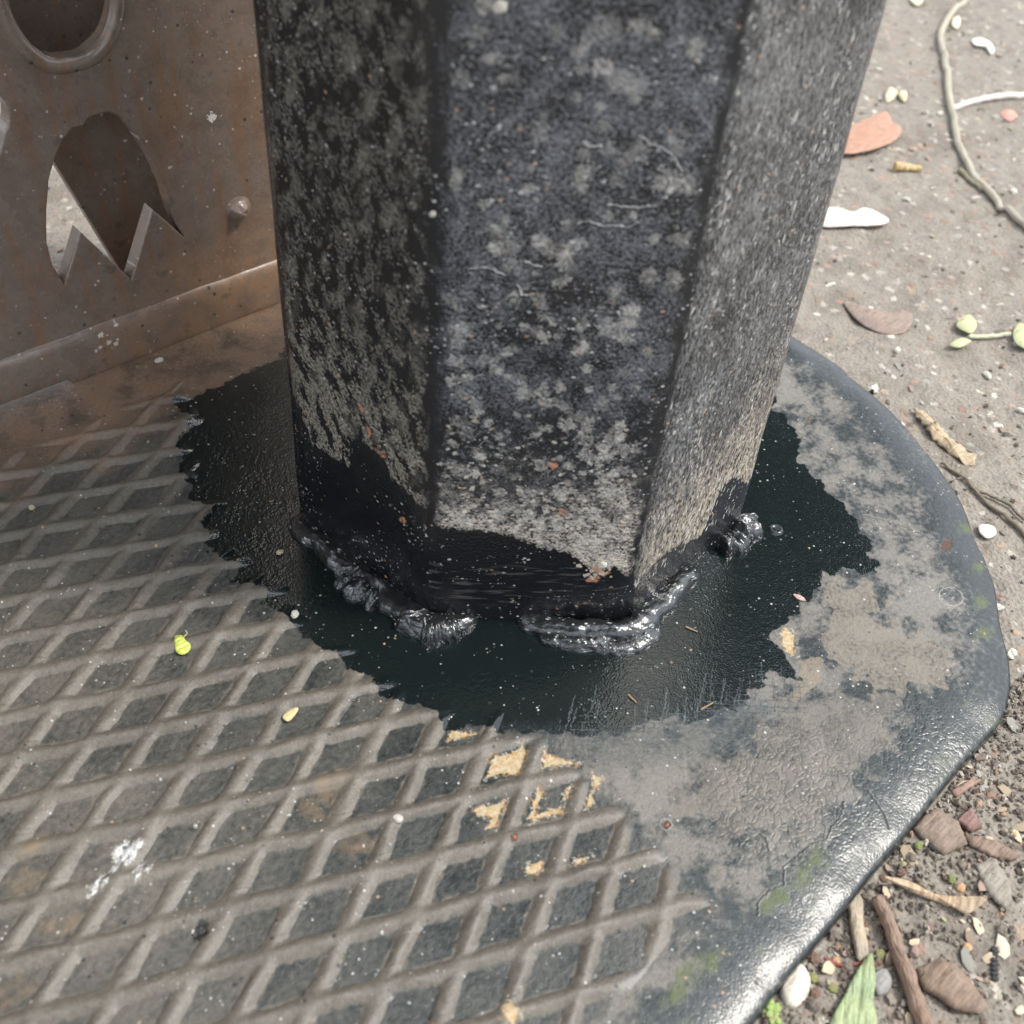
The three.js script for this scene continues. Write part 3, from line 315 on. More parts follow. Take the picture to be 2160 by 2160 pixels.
// ---------- cut-out panel on the left ----------
const panelMat = (() => {
  const S = new Sheet(-220, 0, 240, 240, 1280, 1280);
  S.each((x, y, k) => {
    const big = fbm(x / 30, y / 34, 3), mid = fbm(x / 8, y / 8, 3), fine = fbm(x / 1.3, y / 1.3, 2), run = fbm(x / 5, y / 50, 3);
    S.c.set([0.165, 0.125, 0.099], k * 3); S.r[k] = 0.27 + 0.1 * mid;
    S.lay(k, [0.17, 0.096, 0.054], clamp(sm(-0.1, 0.6, run + 0.4 * big)) * 0.7, 0.45);
    S.lay(k, [0.24, 0.138, 0.072], clamp(sm(52, 12, y + 26 * big + 12 * mid) * (0.55 + 0.6 * mid) * sm(-95, -45, x + 20 * big)), 0.6);
    S.lay(k, [0.03, 0.028, 0.026], sm(0.4, 0.75, mid + 0.4 * fine) * 0.5, 0.5);
    const g = 1 + 0.16 * fine + 0.2 * mid; for (let q = 0; q < 3; q++) S.c[k * 3 + q] *= g; S.b[k] = 0.03 * fine + 0.05 * mid + 0.12 * big;
  });
  for (let i = 0; i < 2600; i++) { const q = rnd(); S.blot(rr(-220, 20), rr(0, 200), 0.13 + 0.4 * q ** 5, [0.52, 0.47, 0.4], rr(0.2, 0.8), 0.8, 0.04, 0.4); }
  for (let i = 0; i < 170; i++) S.blot(rr(-220, 20), rr(0, 200), rr(0.2, 0.6), [0.015, 0.013, 0.012], 0.85, 0.5, -0.05, 0.5);
  for (let i = 0; i < 9; i++) S.blot(-83 + rr(-6, 6), 12 + rr(-4, 4), rr(0.3, 1), [0.55, 0.5, 0.43], 0.8, 0.8, 0.04, 0.9);
  S.blot(D.pspecks[0][0], D.pspecks[0][1], 1.5, [0.6, 0.55, 0.5], 0.95, 0.8, 0.08, 0.9);
  return new THREE.MeshPhysicalMaterial({ ...S.maps(THREE.MirroredRepeatWrapping, 0.9), ior: 1.6 });
})();
const panelUV = (g) => { const p = g.attributes.position, u = new Float32Array(p.count * 2); for (let i = 0; i < p.count; i++) { u[2 * i] = (p.getX(i) / MM + 220) / 240; u[2 * i + 1] = (p.getY(i) / MM - 0.4 * p.getZ(i) / MM * 0.3) / 240; } g.setAttribute('uv', new THREE.BufferAttribute(u, 2)); return g; };
const panel = groupThing('cut_out_panel', 'brown rust-stained metal panel with toothed cut-out hole standing on plate', 'panel');
panel.position.set(0, 0, -0.1292);
{
  const sh = new THREE.Shape([[-330, 3.5], [9, 3.5], [9, 380], [-330, 380]].map((p) => new THREE.Vector2(p[0] * MM, p[1] * MM)));
  const jag = (P, n, w) => smooth(P, n).map(([x, y], i) => new THREE.Vector2((x + w * noise(i / 3, 1)) * MM, (y + w * noise(i / 3, 7)) * MM));
  const hole = D.hole1.map((p) => new THREE.Vector2(p[0] * MM, p[1] * MM));
  const fine = []; hole.forEach((p, i) => { const q = hole[(i + 1) % hole.length]; for (let t = 0; t < 3; t++) fine.push(new THREE.Vector2(mix(p.x, q.x, t / 3) + 0.18 * MM * noise(i + t / 3, 2), mix(p.y, q.y, t / 3) + 0.18 * MM * noise(i + t / 3, 9))); });
  sh.holes.push(new THREE.Path(fine), new THREE.Path(jag(D.hole2, 60, 0.5)), new THREE.Path(jag(D.hole3, 48, 0.4)));
  const g = new THREE.ExtrudeGeometry(sh, { depth: 4.6 * MM, bevelEnabled: true, bevelSize: 0.7 * MM, bevelThickness: 0.7 * MM, bevelSegments: 3, bevelOffset: -0.7 * MM, steps: 1 });
  g.translate(0, 0, 0.7 * MM); const body = mesh('sheet', panelUV(g), panelMat, panel);
  // raised rolled rim of the round hole
  const rim = new THREE.TubeGeometry(new THREE.CatmullRomCurve3(D.hole2.map(([x, y]) => { const cx = -62, cy = 131, l = Math.hypot(x - cx, y - cy); return new THREE.Vector3((x + (x - cx) / l * 2.4) * MM, (y + (y - cy) / l * 2.4) * MM, 5.2 * MM); }), true), 120, 2.3 * MM, 12, true);
  mesh('hole_rim', panelUV(rim), panelMat, body);
  const rv = new THREE.LatheGeometry([[0, 3.1], [1.4, 2.9], [2.6, 2.1], [3.3, 1.1], [3.6, 0.5], [4.6, 0.25], [5.4, -0.2]].map((p) => new THREE.Vector2(p[0] * MM, p[1] * MM)), 30);
  { const p = rv.attributes.position; for (let i = 0; i < p.count; i++) p.setY(i, p.getY(i) * (1 + 0.5 * noise(p.getX(i) * 500 + 3, p.getZ(i) * 500))); rv.computeVertexNormals(); rv.rotateX(Math.PI / 2); rv.translate(D.rivet[0] * MM, D.rivet[1] * MM, 6 * MM); }
  mesh('rivet', panelUV(rv), panelMat, body);
  // rounded strip along the foot, gaps of the joint below it
  const pf = [[0, 18.3], [0.7, 17.9], [1.3, 16.9], [1.7, 15], [1.9, 12], [1.9, 8.5], [1.75, 5.5], [1.4, 2.8], [0.6, 1.4]], pos = [], idx = [], n = pf.length, M = 170;
  for (let i = 0; i <= M; i++) { const x = mix(-330, 9, i / M), gap = x < -98 + 6 * noise(x / 7, 0) ? 1 : 0; pf.forEach(([z, y], j) => pos.push(x * MM, (y + 0.5 * fbm(x / 18, j / 3, 2) + (j > 5 ? gap * (j - 5) * 0.25 - (1 - gap) * (j - 5) * 0.5 : 0)) * MM, (6 + z + 0.3 * fbm(x / 14, j / 4 + 3, 2)) * MM)); }
  for (let i = 0; i < M; i++) for (let j = 0; j + 1 < n; j++) { const a = i * n + j, b = a + 1, c = a + n, d = c + 1; idx.push(a, b, c, b, d, c); }
  mesh('foot_strip', panelUV(geo(pos, idx)), panelMat, panel);
  // dark inner sheet behind the holes, its lower left edge cut on the slant
  const [p, q] = D.inner, dx = q[0] - p[0], dy = q[1] - p[1], at = (y) => p[0] + dx * (y - p[1]) / dy;
  const is = new THREE.Shape([[at(-6), -6], [9, -6], [9, 380], [at(190), 380], [at(190), 190]].map((v) => new THREE.Vector2(v[0] * MM, v[1] * MM)));
  const ig = new THREE.ExtrudeGeometry(is, { depth: 4 * MM, bevelEnabled: true, bevelSize: 0.5 * MM, bevelThickness: 0.5 * MM, bevelSegments: 2 }); ig.translate(0, 0, -30 * MM);
  mesh('inner_sheet', panelUV(ig), panelMat, panel);
  const lid = new RoundedBoxGeometry(339 * MM, 4 * MM, 190 * MM, 2, 1 * MM); lid.translate(-160.5 * MM, 383 * MM, -90 * MM); mesh('top_strip', lid, panelMat, panel);
}

// ---------- ground ----------
const gh = (x, z) => -8 + 2.6 * fbm(x / 60, z / 60, 3) + 1.5 * fbm(x / 16 + z / 40, z / 10, 3) - 2.6 * sm(5, 0, Math.abs(-(x - 300) * 0.25 + (z + 20) * 0.97 - 14 + 7 * noise(x / 30, z / 30))) * sm(120, 40, Math.hypot(x - 290, z + 10));
const ground = (() => {
  const S = new Sheet(0, 0, 420, 420, 1600, 1600);
  S.each((x, y, k) => {
    const a = fbm(x / 40, y / 40, 4), b = fbm(x / 6, y / 6, 3), f = fbm(x / 1.2, y / 1.2, 3), g = 1 + 0.35 * f + 0.25 * b + 0.15 * a;
    S.c.set([0.2 * g, 0.176 * g, 0.147 * g], k * 3); S.r[k] = 0.95; S.lay(k, [0.115, 0.097, 0.079], sm(0.05, 0.45, a + 0.4 * b) * 0.65); S.b[k] = 0.35 * f + 0.5 * b; if (b > 0.25) S.lay(k, [0.2, 0.15, 0.115], sm(0.25, 0.5, b) * 0.6);
  });
  for (let i = 0; i < 5200; i++) { const q = rnd(), g = rr(0.6, 1.3), c = q < 0.35 ? [0.36, 0.33, 0.29] : q < 0.6 ? [0.12, 0.1, 0.08] : q < 0.8 ? [0.28, 0.2, 0.14] : q < 0.9 ? [0.24, 0.13, 0.09] : [0.5, 0.46, 0.38]; S.blot(rr(0, 420), rr(0, 420), rr(0.3, 1.4), c.map((v) => v * g), rr(0.4, 0.9), 0.95, 0.2, 0.8, rr(1, 2), rr(0, 3)); }
  const m = new THREE.MeshStandardMaterial({ ...S.maps(THREE.MirroredRepeatWrapping, 2.4) });
  const ax = [], az = [], far = [0.03, 0.1, 0.3, 1, 3, 10, 40]; for (const f of [...far].reverse()) { ax.push(-360 - f * 1000); az.push(-540 - f * 1000); } for (let v = -360; v <= 640; v += 3.2) ax.push(v); for (let v = -540; v <= 300; v += 3.2) az.push(v); for (const f of far) { ax.push(640 + f * 1000); az.push(300 + f * 1000); }
  const pos = [], uv = [], idx = [], n = ax.length; for (const z of az) for (const x of ax) { pos.push(x * MM, gh(x, z) * MM, z * MM); uv.push(x / 420, z / 420); }
  for (let j = 0; j + 1 < az.length; j++) for (let i = 0; i + 1 < n; i++) { const a = j * n + i, b = a + 1, c = a + n, d = c + 1; idx.push(a, c, b, b, c, d); }
  const o = mesh('ground', geo(pos, idx, uv), m, scene); o.userData.kind = 'structure'; return o;
})();
const rim = smooth(RIM, 200), clear = (x, z, m) => sdPoly(rim, x, z) > m;
// loose crumbs of soil and grit
{
  const base = new THREE.IcosahedronGeometry(1, 1), p = base.attributes.position; for (let i = 0; i < p.count; i++) { const v = new THREE.Vector3().fromBufferAttribute(p, i), s = 1 + 0.9 * noise(v.x * 1.7 + 4, v.y * 1.7 + v.z * 2.3); p.setXYZ(i, v.x * s, v.y * s * 0.7, v.z * s); }
  const N = 15000, im = new THREE.InstancedMesh(base, new THREE.MeshStandardMaterial({ roughness: 0.95, flatShading: true }), N), M4 = new THREE.Matrix4(), q = new THREE.Quaternion(), e = new THREE.Euler(), col = new THREE.Color(); let n = 0;
  while (n < N) {
    let x, z; if (rnd() < 0.55) { x = rr(-110, 190); z = 155 + 70 * rnd() * rnd(); } else { x = rr(20, 560); z = rr(-330, 190); }
    if (!clear(x, z, 0.5)) continue; const close = z > 120 - 0.3 * x; if (!close && rnd() < 0.6) continue;
    const r = (0.24 + 1.0 * Math.pow(rnd(), close ? 4 : 6)) * MM; e.set(rr(0, 6), rr(0, 6), rr(0, 6)); q.setFromEuler(e); M4.compose(new THREE.Vector3(x * MM, gh(x, z) * MM + r * 0.25, z * MM), q, new THREE.Vector3(r, r * rr(0.6, 1), r * rr(0.7, 1.2))); im.setMatrixAt(n, M4);
    const t = rnd(), g = rr(0.6, 1.25); col.setRGB(...(t < 0.45 ? [0.2, 0.17, 0.14] : t < 0.8 ? [0.11, 0.088, 0.07] : t < 0.93 ? [0.33, 0.29, 0.24] : [0.24, 0.16, 0.11]).map((v) => v * g)); im.setColorAt(n++, col);
  }
  im.name = 'soil_crumbs'; im.castShadow = im.receiveShadow = true; im.userData = { kind: 'stuff', label: 'loose brown soil crumbs and grit strewn over the bare ground', category: 'soil' }; scene.add(im);
}
// leaf litter too small and too many to count
{
  const N = 620, g0 = new THREE.CircleGeometry(1, 7), p = g0.attributes.position; for (let i = 0; i < p.count; i++) { const x = p.getX(i), y = p.getY(i), s = 1 + 0.7 * noise(x * 1.9 + 3, y * 1.9); p.setXYZ(i, x * s, y * s * 0.55, 0.12 * noise(x * 2, y * 2 + 5) + (i ? 0 : 0.12)); }
  const back = g0.clone(); back.translate(0, 0, -0.1); const g = mergeGeometries([g0, back]); g.computeVertexNormals(); g.rotateX(-Math.PI / 2);
  const im = new THREE.InstancedMesh(g, new THREE.MeshStandardMaterial({ roughness: 0.85, side: THREE.DoubleSide }), N), M4 = new THREE.Matrix4(), q = new THREE.Quaternion(), e = new THREE.Euler(), col = new THREE.Color(); let n = 0;
  while (n < N) {
    let x, z; const t0 = rnd(); if (t0 < 0.5) { x = rr(-110, 170); z = 160 + 60 * rnd(); } else if (t0 < 0.6) { x = rr(-320, -40); z = rr(-330, -140); } else { x = rr(60, 560); z = rr(-330, 170); }
    if (!clear(x, z, 1)) continue; const r = (0.7 + 2.6 * rnd() ** 2.5) * (t0 >= 0.5 && t0 < 0.6 ? 2.6 : 1) * MM; e.set(rr(-0.5, 0.5), rr(0, 6.3), rr(-0.5, 0.5)); q.setFromEuler(e); M4.compose(new THREE.Vector3(x * MM, (gh(x, z) + 0.7) * MM, z * MM), q, new THREE.Vector3(r, r, r)); im.setMatrixAt(n, M4);
    const t = rnd(), k = rr(0.7, 1.2); col.setRGB(...(t < 0.3 ? [0.22, 0.16, 0.12] : t < 0.5 ? [0.4, 0.32, 0.22] : t < 0.65 ? [0.3, 0.2, 0.17] : t < 0.8 ? [0.25, 0.24, 0.21] : t < 0.92 ? [0.6, 0.54, 0.42] : [0.36, 0.36, 0.16]).map((v) => v * k)); im.setColorAt(n++, col);
  }
  im.name = 'leaf_litter'; im.castShadow = im.receiveShadow = true; im.userData = { kind: 'stuff', label: 'scraps of dry leaf litter scattered over the soil', category: 'litter' }; scene.add(im);
}
// ---------- trees that shade the left side (they stand outside the frame) ----------
function tree(name, label, x, z, h, R, n) {
  const o = groupThing(name, label, 'tree', 'trees shading the post'); o.position.set(x, -0.008, z);
  const bark = mats.bark ??= new THREE.MeshStandardMaterial({ color: new THREE.Color(0.11, 0.085, 0.065), roughness: 0.95 }), leaf = mats.leaf ??= new THREE.MeshPhysicalMaterial({ color: new THREE.Color(0.07, 0.1, 0.035), roughness: 0.7, side: THREE.DoubleSide });
  const limb = (a, b, r0, r1) => { const c = new THREE.CatmullRomCurve3([a, a.clone().lerp(b, 0.5).add(new THREE.Vector3(rr(-0.1, 0.1), 0.05, rr(-0.1, 0.1))), b]), g = new THREE.TubeGeometry(c, 8, 1, 8), p = g.attributes.position; for (let i = 0; i < p.count; i++) { const t = Math.floor(i / 9) / 8, q = c.getPointAt(t), r = mix(r0, r1, t); p.setXYZ(i, q.x + (p.getX(i) - q.x) * r, q.y + (p.getY(i) - q.y) * r, q.z + (p.getZ(i) - q.z) * r); } g.computeVertexNormals(); return g; };
  const top = new THREE.Vector3(0, h * 0.6, 0), parts = [limb(new THREE.Vector3(), top, 0.13, 0.08)], tips = [];
  for (let i = 0; i < 9; i++) { const a = i * 2.4, b = new THREE.Vector3(Math.cos(a) * R * rr(0.4, 0.75), h * rr(0.68, 1), Math.sin(a) * R * rr(0.4, 0.75)); parts.push(limb(top.clone().multiplyScalar(rr(0.75, 1)), b, 0.06, 0.015)); tips.push(b); }
  mesh('trunk', mergeGeometries(parts), bark, o);
  const pos = [], idx = [], v = new THREE.Vector3(), u = new THREE.Vector3(), w = new THREE.Vector3();
  for (let i = 0; i < n; i++) { const c = tips[i % 9]; do v.set(rr(-1, 1), rr(-1, 1), rr(-1, 1)); while (v.length() > 1 || noise(v.x * 2 + i % 9, v.y * 2 + v.z) < -0.2); const px = c.x + v.x * R * 0.55, py = c.y + v.y * R * 0.4, pz = c.z + v.z * R * 0.55; u.set(rr(-1, 1), rr(-0.5, 0.5), rr(-1, 1)).normalize(); w.set(rr(-1, 1), rr(-0.6, 0.6), rr(-1, 1)).cross(u).normalize(); const s = rr(0.06, 0.1), q = pos.length / 3; for (const [k, m] of [[-1, 0], [0, 0.45], [1, 0], [0, -0.45]]) pos.push(px + (u.x * k + w.x * m) * s, py + (u.y * k + w.y * m) * s, pz + (u.z * k + w.z * m) * s); idx.push(q, q + 1, q + 2, q, q + 2, q + 3); }
  mesh('crown', geo(pos, idx), leaf, o);
}
tree('shade_tree', 'leafy tree standing behind the brown cut-out panel', -1.5, -1.9, 3.6, 1.5, 5200);
tree('shade_tree', 'leafy tree overhanging the long end of the tread plate', -2.3, 0.5, 3.4, 1.5, 5200);
tree('shade_tree', 'leafy tree across from the panel, past the dusty tread', -1.2, 2.6, 3.8, 1.4, 4200);
tree('shade_tree', 'leafy tree beyond the rounded end of the plate', 2.9, -1.9, 3.7, 1.5, 5200);
// ---------- small things ----------
const grainTex = (() => { const S = new Sheet(0, 0, 40, 40, 512, 512); S.each((x, y, k) => { const v = 0.82 + 0.3 * fbm(x / 5, y / 1.6, 4) + 0.2 * noise(x * 1.3, y * 1.3), r = 1 + 0.08 * noise(x / 6, y / 6); S.c.set([v * r, v, v / r], k * 3); S.r[k] = 0.8; S.b[k] = 0.25 * fbm(x / 4, y / 0.9, 3); }); return S.maps(THREE.MirroredRepeatWrapping, 1); })();

const mat = (r, g, b, rough = 0.75, through = 0) => mats[[r, g, b, rough, through]] ??= new THREE.MeshPhysicalMaterial({ color: new THREE.Color(r, g, b), map: grainTex.map, bumpMap: grainTex.bumpMap, bumpScale: 0.0009, roughness: rough, ...(through ? { transmission: through, thickness: 0 } : {}) });
// a thin body with a given outline: domed, curled and uneven, closed below
function flake(P, { th = 0.6, dome = 0.5, curl = 0, rough = 0.3, lift = 0.2, n = 36, base = gh, axis = 0, vein = 0, sharp = 0 } = {}) {
  const O = sharp ? ((pl) => { const L = []; let T = 0; pl.forEach((p, i) => { const q = pl[(i + 1) % pl.length]; T += Math.hypot(q[0] - p[0], q[1] - p[1]); }); pl.forEach((p, i) => { const q = pl[(i + 1) % pl.length], m = Math.max(1, Math.round(n * Math.hypot(q[0] - p[0], q[1] - p[1]) / T)); for (let k = 0; k < m; k++) L.push([mix(p[0], q[0], k / m) + sharp * noise(i * 3 + k * 0.8, 2.2), mix(p[1], q[1], k / m) + sharp * noise(i * 3 + k * 0.8, 9.1)]); }); return L; })(P) : smooth(P, n); n = O.length; let cx = 0, cz = 0; for (const p of O) { cx += p[0] / n; cz += p[1] / n; } let R = 0; for (const p of O) R = Math.max(R, Math.hypot(p[0] - cx, p[1] - cz));
  let y0 = -1e9; for (const p of [...O, [cx, cz]]) y0 = Math.max(y0, base(p[0], p[1])); y0 -= 0.35 * th;
  const rings = [1, 0.93, 0.75, 0.5, 0.25], pos = [], uv = [], idx = [], co = Math.cos(axis), si = Math.sin(axis), sh = (x, z, t) => { const dx = (x - cx) / R, dz = (z - cz) / R, a = -dx * si + dz * co; return lift + dome * (1 - t * t) + curl * a * a * R + rough * fbm(x / 5 + P[0][0], z / 5, 2) - vein * Math.exp(-((a * R / 0.5) ** 2)); };
  const put = (x, z, t, top) => { const h = sh(x, z, t); pos.push(x * MM, (y0 + h + (top ? th * (t > 0.97 ? 0.5 : 1) : 0)) * MM, z * MM); uv.push(((x - cx) * co + (z - cz) * si) / 40, (-(x - cx) * si + (z - cz) * co) / 40); };
  for (const top of [1, 0]) { for (const t of rings) for (const p of O) put(cx + (p[0] - cx) * t, cz + (p[1] - cz) * t, t, top); put(cx, cz, 0, top); }
  const half = rings.length * n + 1, face = (a, b, c, f) => (f ? idx.push(a, b, c) : idx.push(a, c, b)); let area = 0; for (let i = 0; i < n; i++) { const a = O[i], b = O[(i + 1) % n]; area += a[0] * b[1] - b[0] * a[1]; } const s = area < 0;
  for (const top of [1, 0]) { const o = top ? 0 : half, f = top ? s : !s; for (let r = 0; r + 1 < rings.length; r++) for (let i = 0; i < n; i++) { const a = o + r * n + i, b = o + r * n + (i + 1) % n; face(a, b, a + n, f); face(b, b + n, a + n, f); } for (let i = 0; i < n; i++) face(o + (rings.length - 1) * n + i, o + (rings.length - 1) * n + (i + 1) % n, o + half - 1, f); }
  for (let i = 0; i < n; i++) { const a = i, b = (i + 1) % n; face(a, half + a, b, s); face(b, half + a, half + b, s); }
  return geo(pos, idx, uv);
}
const onPlate = () => 0.15;
function stick(P, r0, r1, { lift = 0, bumpy = 0.15, base = gh, segs = 60, m = 12 } = {}) {
  const path = smooth(P, segs, false), pos = [], uv = [], idx = [];
  path.forEach((p, i) => {
    const a = path[Math.max(0, i - 1)], b = path[Math.min(segs, i + 1)], dx = b[0] - a[0], dz = b[1] - a[1], l = Math.hypot(dx, dz) || 1, nx = -dz / l, nz = dx / l, cap = i === 0 || i === segs ? 0.05 : 1, r = mix(r0, r1, i / segs), y = base(p[0], p[1]) + lift + r * 0.8;
    for (let j = 0; j <= m; j++) { const t = j / m * Math.PI * 2, q = r * cap * (1 + bumpy * fbm(i / 5 + r0, Math.cos(t) + r0 * 9, 2)); pos.push((p[0] + nx * Math.cos(t) * q) * MM, (y + Math.sin(t) * q) * MM, (p[1] + nz * Math.cos(t) * q) * MM); uv.push(i / segs * 1.5, j / m * 0.4); }
  });
  for (let i = 0; i < segs; i++) for (let j = 0; j < m; j++) { const a = i * (m + 1) + j, b = a + 1, c = a + m + 1, d = c + 1; idx.push(a, b, c, b, d, c); }
  return geo(pos, idx, uv);
}
function nub(x, z, rx, ry, rz, turn, { base = gh, n = 3, jag = 0.25 } = {}) {   // small rounded body: seed, berry, stone
  const g = new THREE.IcosahedronGeometry(1, n), p = g.attributes.position; for (let i = 0; i < p.count; i++) { const v = new THREE.Vector3().fromBufferAttribute(p, i), s = 1 + jag * noise(v.x * 1.4 + x, v.z * 1.4 + v.y * 1.9 + z); p.setXYZ(i, v.x * s * rx * MM, v.y * s * ry * MM, v.z * s * rz * MM); }
  const f = g; f.rotateY(turn); f.translate(x * MM, (base(x, z) + ry * 0.75) * MM, z * MM); f.computeVertexNormals(); return f;
}
const L = D.L, P = D.P;
thing('fallen_leaf', 'pale green pointed leaf lying beside the brown twig', 'leaf', flake(L.green_leaf, { th: 0.5, dome: 0.4, curl: 0.05, lift: 1.2, vein: 0.5, axis: 2.6, n: 44 }), mat(0.27, 0.33, 0.17, 0.55));
thing('twig', 'thick reddish brown twig with a broken end', 'twig', stick(L.twig, 1.7, 2.1, { lift: 0.9, bumpy: 0.22 }), mat(0.23, 0.15, 0.105, 0.6));
thing('split_stick', 'flat pale straw-coloured stick poking out below the plate rim', 'stick', flake(L.pale_stick, { th: 1, dome: 0.6, lift: 0.5, axis: 2.6 }), mat(0.36, 0.3, 0.22));
thing('bark_chip', 'grey-brown bark chip tucked against the plate rim', 'bark', flake(L.chip1, { sharp: 0.7, rough: 0.6, th: 1.2, dome: 0.8, lift: 0.6 }), mat(0.2, 0.15, 0.115));
thing('bark_chip', 'large brown bark chip right of the thick twig', 'bark', flake(L.chip2, { sharp: 0.7, rough: 0.6, th: 1.3, dome: 1.2, lift: 0.6 }), mat(0.21, 0.15, 0.11));
thing('bark_chip', 'grey oval bark chip above the curled dry leaf', 'bark', flake(L.chip3, { sharp: 0.7, rough: 0.6, th: 0.9, dome: 0.5 }), mat(0.24, 0.215, 0.18));
thing('bark_chip', 'small dark red bark chip on the soil', 'bark', flake(L.redchip, { sharp: 0.7, rough: 0.6, th: 0.9, dome: 0.5, lift: 0.4 }), mat(0.19, 0.11, 0.095));
thing('bark_chip', 'thin pinkish brown bark sliver by the plate rim', 'bark', flake(L.pinkchip, { sharp: 0.7, rough: 0.6, th: 0.8, dome: 0.4, lift: 0.4 }), mat(0.26, 0.17, 0.13));
thing('bark_chip', 'long brown bark sliver beside the dark red chip', 'bark', flake(L.brownchip4, { sharp: 0.7, rough: 0.6, th: 0.8, dome: 0.5 }), mat(0.2, 0.14, 0.105));
thing('dry_leaf', 'curled tan dry leaf on soil above the thick twig', 'leaf', flake(L.curl, { th: 0.45, dome: 0.9, curl: 0.35, lift: 0.8, axis: -0.5 }), mat(0.42, 0.31, 0.2));
L.berries.forEach(([x, z], i) => thing('berry', i < 2 ? 'round lime green berry lying near the bark chip' : 'tiny yellow-green seed pod among litter beside green leaf', 'berry', nub(x, z, i < 2 ? 1.15 : 1.3, i < 2 ? 1.1 : 0.8, 1.1, i, { jag: 0.2 }), i < 2 ? mat(0.34, 0.4, 0.13, 0.4) : mat(0.4, 0.42, 0.16, 0.6), 'green berries on the soil'));
thing('stone', 'cream white angular stone beside the pale green leaf', 'stone', flake(L.stone_white, { th: 1.8, dome: 1.2, rough: 0.6 }), mat(0.62, 0.57, 0.48, 0.85));
thing('stone', 'small flat grey stone between green leaf and twig', 'stone', flake(L.stone_grey, { th: 1, dome: 0.5 }), mat(0.24, 0.235, 0.22, 0.85));
L.stones.forEach(([x, z], i) => thing('pebble', ['small reddish brown pebble in the litter along the plate rim', 'small buff pebble in the litter along the plate rim', 'small grey-brown pebble in the litter along the plate rim'][i % 3], 'pebble', nub(x, z, rr(0.9, 1.6), rr(0.6, 1), rr(0.8, 1.3), i, { jag: 0.5 }), [mat(0.3, 0.19, 0.13), mat(0.34, 0.29, 0.23), mat(0.27, 0.22, 0.18)][i % 3], 'pebbles along the plate rim'));
L.orange_bits.forEach(([x, z], i) => thing('petal_scrap', 'crumpled orange petal scrap on dark soil', 'petal', flake([[x - 1.4, z - 0.6], [x, z - 1.3], [x + 1.2, z - 0.3], [x + 0.7, z + 0.9], [x - 0.8, z + 1]], { th: 0.3, dome: 0.6, rough: 0.9, n: 20 }), mat(0.4, 0.25, 0.13), 'orange petal scraps'));
function catkin(Q, label) { const o = groupThing('catkin', label, 'catkin'), [a, b] = Q, n = 7; for (let i = 0; i < n; i++) { const t = i / (n - 1), x = mix(a[0], b[0], t), z = mix(a[1], b[1], t); mesh('scale', nub(x, z, 0.6, 0.7, 1.0 * (1 - 0.3 * Math.abs(t - 0.5)), Math.atan2(a[1] - b[1], b[0] - a[0]), { n: 2 }), mat(0.085, 0.085, 0.085), o); } }
catkin(L.catkin1, 'dark segmented dry catkin on soil beside the large bark chip'); catkin(L.catkin2, 'dark segmented dry catkin under the rim-side bark chip');
thing('stem', 'thin red stem crossing behind the green leaf tip', 'stem', stick(L.redstem, 0.4, 0.35, { lift: 0.4 }), mat(0.34, 0.11, 0.09));
{ const [x, z] = L.weed, o = groupThing('weed', 'tiny bright green weed sprouting under the plate rim', 'weed'); for (let i = 0; i < 9; i++) { const a = i * 0.75 + 0.2, r = rr(1.6, 3.4), X = x + Math.cos(a) * r, Z = z + Math.sin(a) * r; mesh('leaf', flake([[x, z], [mix(x, X, 0.6) - Math.sin(a) * 0.8, mix(z, Z, 0.6) + Math.cos(a) * 0.8], [X, Z], [mix(x, X, 0.6) + Math.sin(a) * 0.8, mix(z, Z, 0.6) - Math.cos(a) * 0.8]], { th: 0.2, dome: 0.3, lift: rr(0.3, 1.8), n: 16 }), mat(0.22, 0.3, 0.08, 0.6), o); } }
thing('vine', 'long pale curving vine stem on the bare ground', 'vine', stick(L.vine, 2.0, 1.6, { lift: 0.4, segs: 120 }), mat(0.4, 0.36, 0.28));
thing('vine', 'short whitish side stem meeting the long vine', 'vine', stick(L.vine2, 1.5, 1.9, { lift: 0.5 }), mat(0.66, 0.6, 0.54));
thing('vine', 'short greenish stem stub beside the vine bend', 'vine', stick(L.vine3, 1.3, 1.0, { lift: 0.2 }), mat(0.27, 0.24, 0.15));
thing('petal', 'large white petal right of the vine', 'petal', flake(L.petal1, { th: 0.5, dome: 1, lift: 0.8 }), mat(0.82, 0.8, 0.72));
thing('petal', 'small cream petal touching the vine bend', 'petal', flake(L.petal2, { th: 0.5, dome: 0.8, lift: 0.8 }), mat(0.78, 0.7, 0.5));
thing('petal', 'yellow-white petal scrap beyond the post', 'petal', flake(L.petal3, { th: 0.5, dome: 0.8, lift: 0.8 }), mat(0.72, 0.68, 0.42));
thing('petal', 'white petal near plate end beside thin stalk', 'petal', flake(L.petal4, { th: 0.5, dome: 0.6, lift: 0.5 }), mat(0.82, 0.8, 0.76));
{ const o = groupThing('fallen_flower', 'crumpled pale yellow two-lobed flower behind the red leaf', 'flower'); for (const q of L.flower) mesh('petal', flake(q, { th: 0.6, dome: 1.5, rough: 0.9, lift: 0.6 }), mat(0.62, 0.54, 0.36), o); }
thing('fallen_leaf', 'red leaf with yellow edge lying behind the post', 'leaf', flake(L.redleaf, { th: 0.5, dome: 1.4, curl: 0.08, lift: 1.4, vein: 0.5, axis: 0.1 }), mat(0.4, 0.21, 0.13, 0.5));
thing('fallen_leaf', 'bleached white dry leaf lying beside the post', 'leaf', flake(L.whiteleaf, { th: 0.5, dome: 1.2, curl: 0.08, lift: 1.2, axis: 0.2 }), mat(0.64, 0.57, 0.51));
